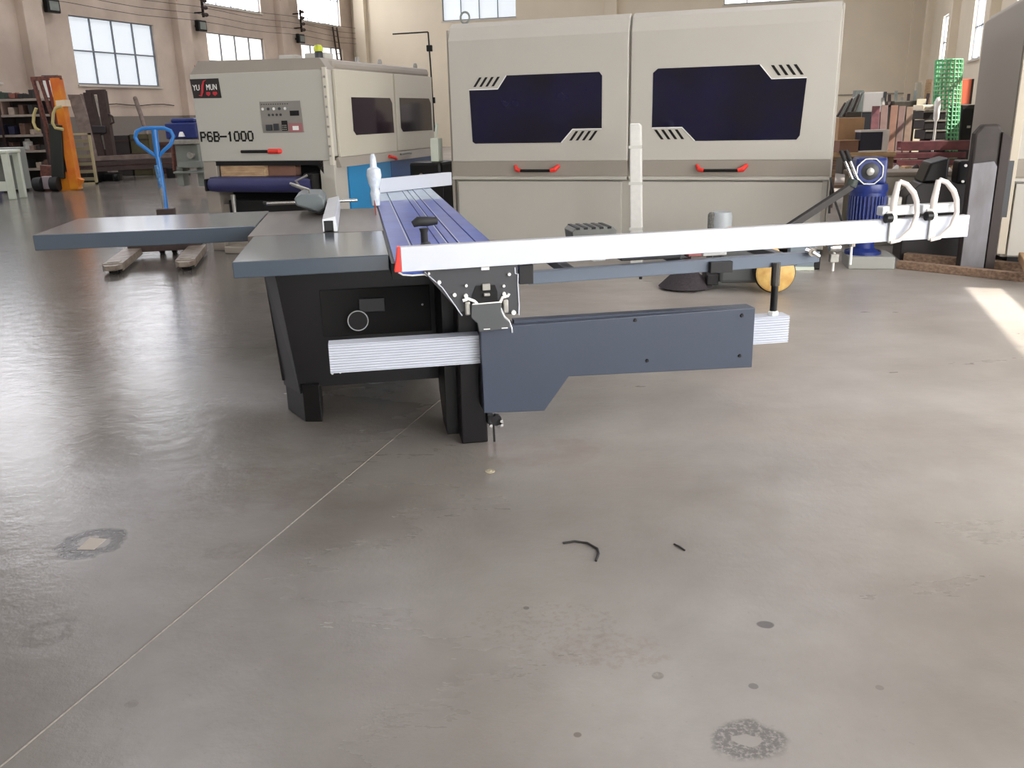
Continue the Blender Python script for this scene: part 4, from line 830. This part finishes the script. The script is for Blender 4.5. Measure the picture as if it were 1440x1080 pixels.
M().box(gx+.17, gx+.3, -.06, .1, (z2_+z3_)/2-.06, (z2_+z3_)/2+.1).build('terminal_box', silver, e, bevel=.01)
# grey cabinet behind motor
q = pY(1192, 252, 9.4); e = thing('low_cabinet', 'low pale grey metal cabinet behind the navy gear motor', 'cabinet', (4.12, 9.9, 0), radians(-10))
M().box(-.3, .75, 0, .5, 0, q.z-.02).build('body', mat('warm light grey', (186, 180, 168), .5), e, bevel=.01); M().box(-.32, .77, -.02, .52, q.z-.02, q.z+.03).build('lid', mat('brown grey lid', (150, 138, 126), .5), e, bevel=.01)
M().box(-.24, .1, -.012, 0, .1, q.z-.35).build('door', mat('pale door', (200, 196, 184), .5), e, bevel=.004)
# small blue grey box + stand with white pin
q = fl(1130, 380); e = thing('control_box', 'small blue grey switch box on the floor right of the yellow wheel', 'box', (q.x, q.y+.02, 0), radians(-10))
M().box(-.13, .1, 0, .2, .02, .26).build('box_body', mat('blue grey box', (120, 132, 140), .5), e, bevel=.008); M().box(-.13, .1, -.02, .2, 0, .03).build('base', whiteg, e); M().box(.1, .16, .02, .15, 0, .14).build('side_foot', black, e, bevel=.01)
q = fl(1171, 381); e = thing('valve_stand', 'thin white stand with chrome valve beside the blue grey box', 'stand', (q.x, q.y, 0))
zv = pY(1171, 348, q.y).z
M().tube([(0, 0, 0), (0, 0, zv)], .012, 8).build('rod', whitep, e, smooth=True)
M().lathe([(.04, -.05), (.05, 0), (.04, .05)], (0, 0, zv), 'x', 12).build('valve', chrome, e, smooth=True); M().box(-.04, .04, -.03, .03, zv-.14, zv-.06).build('clamp', silver, e, bevel=.006)
# black housing
q = fl(1345, 374); e = thing('motor_housing', 'large black steel housing with small motor behind the flip stops', 'machine', (q.x+.02, 8.75, 0), radians(-14))
z = pY(1340, 258, 8.75).z; zz = pY(1340, 228, 8.9).z
M().prism([(-.42, 0), (.33, 0), (.33, z), (-.3, z), (-.42, z-.12)], 0, .45).build('housing', mat('black brown housing', (34, 30, 32), .45), e, bevel=.012)
M().prism([(-.28, z), (-.05, z+.02), (-.05, zz+.05), (-.22, zz)], .05, .5).build('hood', black, e, bevel=.02)
m_ = M().box(.02, .3, -.02, .25, z, zz+.02).build('motor_block', black, e, bevel=.02)
M().lathe([(.05, -.04), (.07, -.02)], (.17, 0, z+.1), 'y', 16).build('shaft_seal', darkpl, m_, smooth=True)
for x, dz in ((.08, .17), (.07, .02), (.27, .16)): M().lathe([(.014, -.035), (.014, -.02)], (x, 0, z+dz), 'y', 8).build('bolt', whitep, m_)
# steel column stub
q = fl(1366, 382); e = thing('steel_post', 'scuffed grey steel post with dark rounded top before the right machine', 'post', (q.x, q.y, 0), radians(-14))
zt_ = pY(1385, 175, q.y).z
M().prism([(-.1, 0), (.1, 0), (.1, .95), (.07, 1.0), (-.1, .98)], 0, .02).build('front_face', postm, e, bevel=.003)
M().prism([(-.11, .0), (.11, 0), (.11, zt_-.05), (.08, zt_), (-.05, zt_), (-.11, zt_-.08)], .02, .16).build('web', mat('dark brown post', (54, 46, 43), .6, noise=.3), e, bevel=.02)
M().prism([(.11, 0), (.19, 0), (.19, 1.2), (.11, 1.25)], .0, .2).build('flange', mat('very dark flange', (46, 36, 34), .6), e, bevel=.004)
M().box(.19, .24, .02, .06, .5, 1.0).build('strap', darkpl, e)
# timbers
for i, (pa, pb, z0, s, lab) in enumerate((((1262, 377), (1440, 396), 0, .075, 'brown timber beam on the floor, front one of two before the right machine'), ((1272, 368), (1440, 384), 0, .09, 'brown timber beam on the floor, rear one of two before the right machine'))):
    a_, b_ = fl(*pa), fl(*pb); c = (a_+b_)/2; b_ = b_+(b_-a_)*.2
    o = M().bar(a_-c, b_-c, s).build('timber_beam', woodb, bevel=.006); o.location = (c.x, c.y, s/2); tag(o, lab, 'timber', 'timbers on the floor')
a_, b_ = fl(1432, 380), fl(1446, 408); c = (a_+b_)/2
o = M().bar((a_-c), (b_-c), .12, .08).build('timber_block', card, bevel=.01); o.location = (c.x+.02, c.y-.05, .135); tag(o, 'orange brown wood block lying across the timbers at the right edge', 'timber')
# floor bits
pts = [fl(792, 765), fl(808, 762.5), fl(826, 765), fl(840, 773), fl(842, 780), (fl(838, 790))]
o = M().tube([p-pts[0]+Vector((0, 0, .004)) for p in pts], .0042, 8).build('cable_offcut', rubber, smooth=True); o.location = pts[0]; tag(o, 'curved piece of black cable on the bare floor', 'cable')
a_, b_ = fl(948, 766), fl(963, 775); o = M().tube([Vector((0, 0, .003)), (b_-a_)/2+Vector((0, .004, .004)), b_-a_+Vector((0, 0, .003))], .003, 8).build('twig', rubber, smooth=True); o.location = a_; tag(o, 'short black straight sliver on the floor right of the curved cable', 'sliver')
q = fl(689, 663); o = M().lathe([(.022, 0), (.022, .003), (.015, .004), (.014, .002), (.01, .005), (.003, .006)], (0, 0, 0), 'z', 20).build('washer', mat('rusty washer', (168, 158, 136), .6, noise=.2, nscale=90), smooth=True); o.location = q; tag(o, 'small pale round washer on the floor before the saw leg', 'washer')
q = fl(130, 764); o = M().prism([(-.034, -.05), (.03, -.054), (.04, .03), (-.03, .045)], 0, .0015, 'xy').build('floor_patch', mat('pale floor patch', (158, 150, 142), .8)); o.location = q; tag(o, 'small pale square patch inside the dark ring stain on the floor', 'patch')

# ================================================================== RIGHT BACKGROUND
Yw = 14.0
q = pY(1205, 213, Yw); e = thing('work_bench', 'wooden work bench behind the navy gear motor', 'bench', (q.x+.1, Yw, 0), radians(-12))
M().box(-.55, .42, -.3, .4, q.z-.07, q.z).build('bench_top', wood, e, bevel=.006)
for x, y in ((-.5, -.25), (.32, -.25), (-.5, .3), (.32, .3)): M().box(x, x+.08, y, y+.08, 0, q.z-.07).build('leg', woodb, e)
M().box(-.5, .38, -.2, .35, .3, .34).build('lower_shelf', woodb, e)
bz = q.z
def benchobj(nm, lab, ct, px, w, d, h, m, rz=0, Yo_=0, z=None, fl_=None):
    c = pY(px, 200, Yw+Yo_); ee = thing(nm, lab, ct, (c.x, Yw+Yo_, bz if z is None else z), rz); M().box(-w/2, w/2, -d/2, d/2, 0, h).build('body', m, ee, bevel=.006); return ee
k = benchobj('cardboard_box', 'brown cardboard box on the bench, lower left', 'box', 1188, .3, .3, .17, card2, .1, -.1); M().box(-.16, .16, -.16, .0, .17, .18).build('flap', card, k)
k = benchobj('cardboard_box', 'open tan cardboard box behind the lower brown box on the bench', 'box', 1192, .38, .3, .5, card, -.12, .25); M().prism([(-.1, .12), (.16, .02), (.18, .08), (-.08, .2)], -.17, -.152).build('flap', wood, k)
k = benchobj('dark_monitor', 'dark blue screen box with white edges on the bench', 'box', 1221, .34, .2, .27, mat('dark blue box', (44, 46, 62), .4), .05, -.1, bz+.02)
M().box(-.2, .25, -.13, .13, -.02, 0).build('base', whitep, k); M().box(.17, .26, -.12, .1, 0, .3).build('side_flap', mat('white flap', (220, 214, 210), .6), k); M().box(-.18, .2, -.11, .1, .27, .3).build('top_flap', MATS['white flap'], k)
# brown planks leaning behind
for i, (xt, yt, xb, w) in enumerate(((1232, 150, 1228, .15), (1244, 149, 1240, .13), (1258, 149, 1251, .13), (1269, 150, 1262, .12), (1280, 151, 1273, .12), (1296, 140, 1287, .17))):
    a_, b_ = pY(xt, yt, 18.6), pY(xb, 222, 17.9); b_.z = 0; c = b_
    m = [maroon, mat('brown plank', (124, 98, 92), .7, noise=.2), card2, MATS['brown plank'], mat('dull plank', (140, 116, 100), .75, noise=.2), mat('cream plank', (206, 196, 170), .7, noise=.1)][i]
    o = M().bar(Vector((0, 0, 0)), a_-b_, w, .06).build('leaning_plank', m, bevel=.004); o.location = c
    tag(o, ['leftmost', 'second from left', 'third from left', 'fourth from left', 'fifth from left', 'tall cream rightmost'][i]+' of the planks leaning behind the work bench', 'plank', 'planks behind the bench')
# maroon channels
def stack(i, x0, x1, y0, y1, Y, lab):
    a_, b_ = pY(x0, y1, Y), pY(x1, y0, Y); w = b_.x-a_.x; h = b_.z-a_.z
    o = M().prism([(-.15, 0), (.15, 0), (.15, h), (.11, h), (.11, .04), (-.11, .04), (-.11, h), (-.15, h)], -w/2, w/2, 'yz').build('steel_channel', maroon, bevel=.004); o.location = ((a_.x+b_.x)/2, Y, a_.z); o.rotation_euler = (0, 0, radians(-8)); tag(o, lab, 'steel channel', 'maroon channels')
    return a_.z
stack(0, 1266, 1366, 197, 212, 16.4, 'upper of the maroon steel channels behind the black housing')
stack(1, 1256, 1352, 213, 223, 16.3, 'middle of the maroon steel channels behind the black housing')
zc_ = stack(2, 1260, 1352, 223, 233, 16.2, 'lowest of the maroon steel channels behind the black housing')
a_ = pY(1260, 233, 16.2); b_ = pY(1352, 233, 16.2)
e = thing('trestle', 'pale timber trestle carrying the maroon channels', 'trestle', ((a_.x+b_.x)/2, 16.25, 0)); w = (b_.x-a_.x)/2
for s in (-.8, 0, .8): M().box(s*w-.06, s*w+.06, -.3, .3, 0, zc_).build('bearer', wood, e, bevel=.01)
for i in range(3): M().bar((-w, -.45-.1*i, .1+.08*i), (w*.2, -.4+.05*i, .28+.06*i), .12, .05).build('offcut', wood, e)
M().box(-w, w, -.3, .3, .02, .12).build('base_board', whiteg, e, bevel=.01)
# green mesh roll
cols_ = 20; Yg2 = 17.5
a_ = pY(1330, 76, Yg2); e = thing('green_mesh_roll', 'tall rolled green wire mesh standing by the right wall', 'mesh roll', (pY(1332, 150, Yg2).x, Yg2, 0))
Rr = .23; tt = M(); dxt = local(e, a_).x
def cyl(a, z): return (Rr*cos(a)+dxt*(z/a_.z-.5), Rr*sin(a), z)
for i in range(cols_): a = 2*pi*i/cols_; tt.tube([cyl(a, 0.02), cyl(a, a_.z-.1)], .016, 5)
for j in range(30): z = .05+(a_.z-.16)*j/29; tt.tube([cyl(2*pi*i/14, z) for i in range(14)], .017, 5, closed=True)
tt.build('wire_mesh', green, e)
# orange board on dark crates
Yk = 17
def clutter(nm, lab, ct, x0, x1, y0, y1, Y, m, d=.4, part='body', bev=.01, extra=None):
    a_, b_ = pY(x0, y1, Y), pY(x1, y0, Y); ee = thing(nm, lab, ct, ((a_.x+b_.x)/2, Y, max(a_.z, 0))); w = (b_.x-a_.x)/2; h = b_.z-max(a_.z, 0)
    M().box(-w, w, 0, d, 0, h).build(part, m, ee, bevel=bev); ee['_w'] = w; ee['_h'] = h; return ee
bl = mat('black crate plastic', (24, 18, 22), .5)
zz1 = 0
e = clutter('dark_cabinet', 'black cabinet under the orange board by the right wall', 'cabinet', 1340, 1376, 147, 262, 18.3, bl, .6); w, h = e['_w'], e['_h']; M().box(-w*.9, w*.9, -.02, 0, h*.5, h*.95).build('door', blackm, e); M().box(-w*.2, w*.2, -.04, -.02, h*.7, h*.73).build('handle', silver, e)
e = clutter('orange_board', 'bright orange red panel standing on the black cabinet by the right wall', 'panel', 1345, 1367, 111, 147, 18.4, orangeb, .05, 'board', .004); w, h = e['_w'], e['_h']; M().box(w, w+.04, -.01, .06, 0, h).build('edge_strip', brownsteel, e)
for i, (y0, y1) in enumerate(((155, 168), (168, 182), (182, 196), (196, 262))):
    e = clutter('black_crate', 'black plastic crate in the stack left of the green mesh, %s' % ['topmost', 'second from top', 'third from top', 'lowest'][i], 'crate', 1298+i, 1331, y0, y1, 16.9, bl, .45, 'crate_body', .01); e['group'] = 'black crates'
    w, h = e['_w'], e['_h']; M().box(-w, w, -.012, 0, h-.03, h-.005).build('rim', silver, e)
    if i < 3: M().box(w*.0, w*.05, -.012, 0, 0, h).build('rib', silver, e)
e = clutter('cream_slab', 'cream white slab on top of the black crates', 'slab', 1297, 1322, 147, 155, 16.8, mat('cream slab', (226, 214, 190), .6), .4, 'slab', .01); M().box(-.1, .1, -.01, 0, .02, .06).build('marking', silver, e)
e = clutter('scrap_pile', 'dark metal scrap piled behind the leaning planks', 'scrap', 1250, 1300, 141, 215, 19.6, mat('dark olive scrap', (66, 60, 50), .7, noise=.4, nscale=12), .6, 'bin', .02)
for i in range(8): M().bar((-.5+i*.13, .1, e['_h']-.1), (-.45+i*.14, .3, e['_h']+.05+.07*(i % 3)), .06).build('scrap_bar', [silver, brownsteel, greys][i % 3], e)
e = clutter('grey_duct', 'pale grey duct section lying behind the planks below the dado line', 'duct', 1212, 1247, 129, 158, 24, mat('pale duct', (206, 202, 196), .5), .5, 'duct', .03); M().box(e['_w']-.08, e['_w'], -.02, 0, 0, e['_h']).build('flange', darkpl, e); M().box(-e['_w']-.2, -e['_w'], -.02, .2, -.3, e['_h']+.05).build('post', greys, e); 
M().box(-e['_w'], e['_w'], .05, .4, -e.location.z, 0).build('stand', darkpl, e)
e = clutter('rod_bundle', 'dark bundle of leaning rods beside the big machine', 'rods', 1182, 1212, 157, 262, 21, mat('dark rack', (70, 62, 54), .7), .5, 'rack', .01)
for i in range(9): M().bar((-.35+.05*i, .1, e['_h']-.1), (-.15+.05*i, .2, e['_h']+.2+.03*i), .035).build('rod', [brownsteel, silver, greys][i % 3], e)
for i, (x, y0, m, lab) in enumerate(((1286, 116, mat('steel tube frame', (176, 168, 150), .5), 'left one of the pale upright tubes at the hall corner'), (1300, 112, wood, 'cream upright pole at the hall corner, right one'))):
    a_ = pY(x, y0, 20.5); o = M().tube([(0, 0, 0), (.05, .1, a_.z)], .07, 10).build('upright_pole', m, smooth=True); o.location = (pY(x-3, 200, 20.5).x, 20.5, 0); tag(o, lab, 'pole')
o = M().lathe([(.02, 0), (.02, 1.2), (.05, 1.25), (.055, 1.55), (.02, 1.62)], (0, 0, 0), 'z', 14).build('lamp_stand', whitep, smooth=True); o.location = (pY(1314, 200, 16.7).x-.02, 16.7, 0); tag(o, 'white capped stand just left of the green mesh roll', 'stand')
a_ = pY(1275, 228, 12.5); e = thing('canvas_pile', 'crumpled pale canvas and scraps on a low pale box behind the flip stops', 'scrap', (a_.x+.1, 12.5, 0)); zt_ = a_.z
M().box(-.65, .45, -.2, .4, 0, .5).build('box', mat('pale mint box', (206, 208, 186), .6), e, bevel=.01)
for i in range(12):
    x = -.6+.09*i; M().tube([(x, -.1+.03*(i % 4), .54), (x+.14, -.12, .58+.05*(i % 3)), (x+.3, .05, .53+.03*(i % 2))], [.02, .045, .02], 7).build('scrap_strip', [wood, brownsteel, foam, card][i % 4], e, smooth=True)
for ob_ in bpy.data.objects:
    for k_ in ('_w', '_h'):
        if k_ in ob_: del ob_[k_]

# ================================================================== LIGHT
sc = bpy.context.scene
w = bpy.data.worlds.new('world'); sc.world = w; w.use_nodes = True; bg = w.node_tree.nodes['Background']; bg.inputs[0].default_value = (.75, .87, 1, 1); bg.inputs[1].default_value = 1.2
sd = bpy.data.lights.new('sun', 'SUN'); sd.energy = 15; sd.angle = radians(.6); sd.color = (1, .95, .86)
so_ = bpy.data.objects.new('sun', sd); COL.objects.link(so_)
nrm = Vector((.94942, -.31399, 0)); sdir = (nrm*1.0+Vector((0, 0, 1.0))).normalized()   # toward the sun
so_.rotation_euler = sdir.to_track_quat('Z', 'Y').to_euler()
def area(name, loc, rot, sx, sy, e, c=(1, 1, 1)):
    l = bpy.data.lights.new(name, 'AREA'); l.shape = 'RECTANGLE'; l.size = sx; l.size_y = sy; l.energy = e; l.color = c
    o = bpy.data.objects.new(name, l); COL.objects.link(o); o.location = loc; o.rotation_euler = rot; return o
# added roof lights: unseen glowing strips that fill the hall with light
fill_near = pane_mat('weak added roof light', (240, 244, 255), 1.1); fill_far = pane_mat('strong added roof light', (246, 246, 255), 7.0)  # added fill: weak glow near the camera, strong down the hall
k = 0
for ix in (5, 13.5, 22):
    for iy in (-58, -50, -42, -34, -26, -18, -10):
        k += 1
        e = bpy.data.objects.new('window_%d' % (WN[0]+10+k), None); COL.objects.link(e); e['kind'] = 'structure'; e.location = A; e.rotation_euler = (0, 0, radians(-18.3))
        M().box(ix-.9, ix+.9, iy-2.4, iy+2.4, HH-.03, HH-.01).build('pane', fill_far if iy > -38 else fill_near, e)
        M().box(ix-.96, ix-.9, iy-2.46, iy+2.46, HH-.06, HH).box(ix+.9, ix+.96, iy-2.46, iy+2.46, HH-.06, HH).box(ix-.96, ix+.96, iy-2.46, iy-2.4, HH-.06, HH).box(ix-.96, ix+.96, iy+2.4, iy+2.46, HH-.06, HH).build('window_frame', framem, e)
# added glowing windows, unseen beside the camera, brightening from the right
window(B, RZ, 35.6, 39.8, .5, 2.6, fill_side, mull=3, dy=-.2)
for x0 in (40.6, 47.6):
    window(B, RZ, x0, x0+5.2, .9, 5.0, fill_side, mull=5, dy=-.2)
# ================================================================== CAMERA
cd = bpy.data.cameras.new('camera'); cam = bpy.data.objects.new('camera', cd); COL.objects.link(cam)
cd.sensor_width = 36; cd.lens = CF/1440*36; cd.clip_end = 300; cam.location = (0, 0, CH)
mrot = Matrix((RR, UU, -Fv)).transposed(); cam.rotation_euler = mrot.to_euler(); sc.camera = cam
sc.view_settings.view_transform = 'Standard'; sc.view_settings.look = 'None'; sc.view_settings.gamma = 1; sc.view_settings.exposure = 0
sc.cycles.use_denoising = True; sc.cycles.max_bounces = 7; sc.cycles.diffuse_bounces = 4
sc.cycles.sample_clamp_indirect = 6
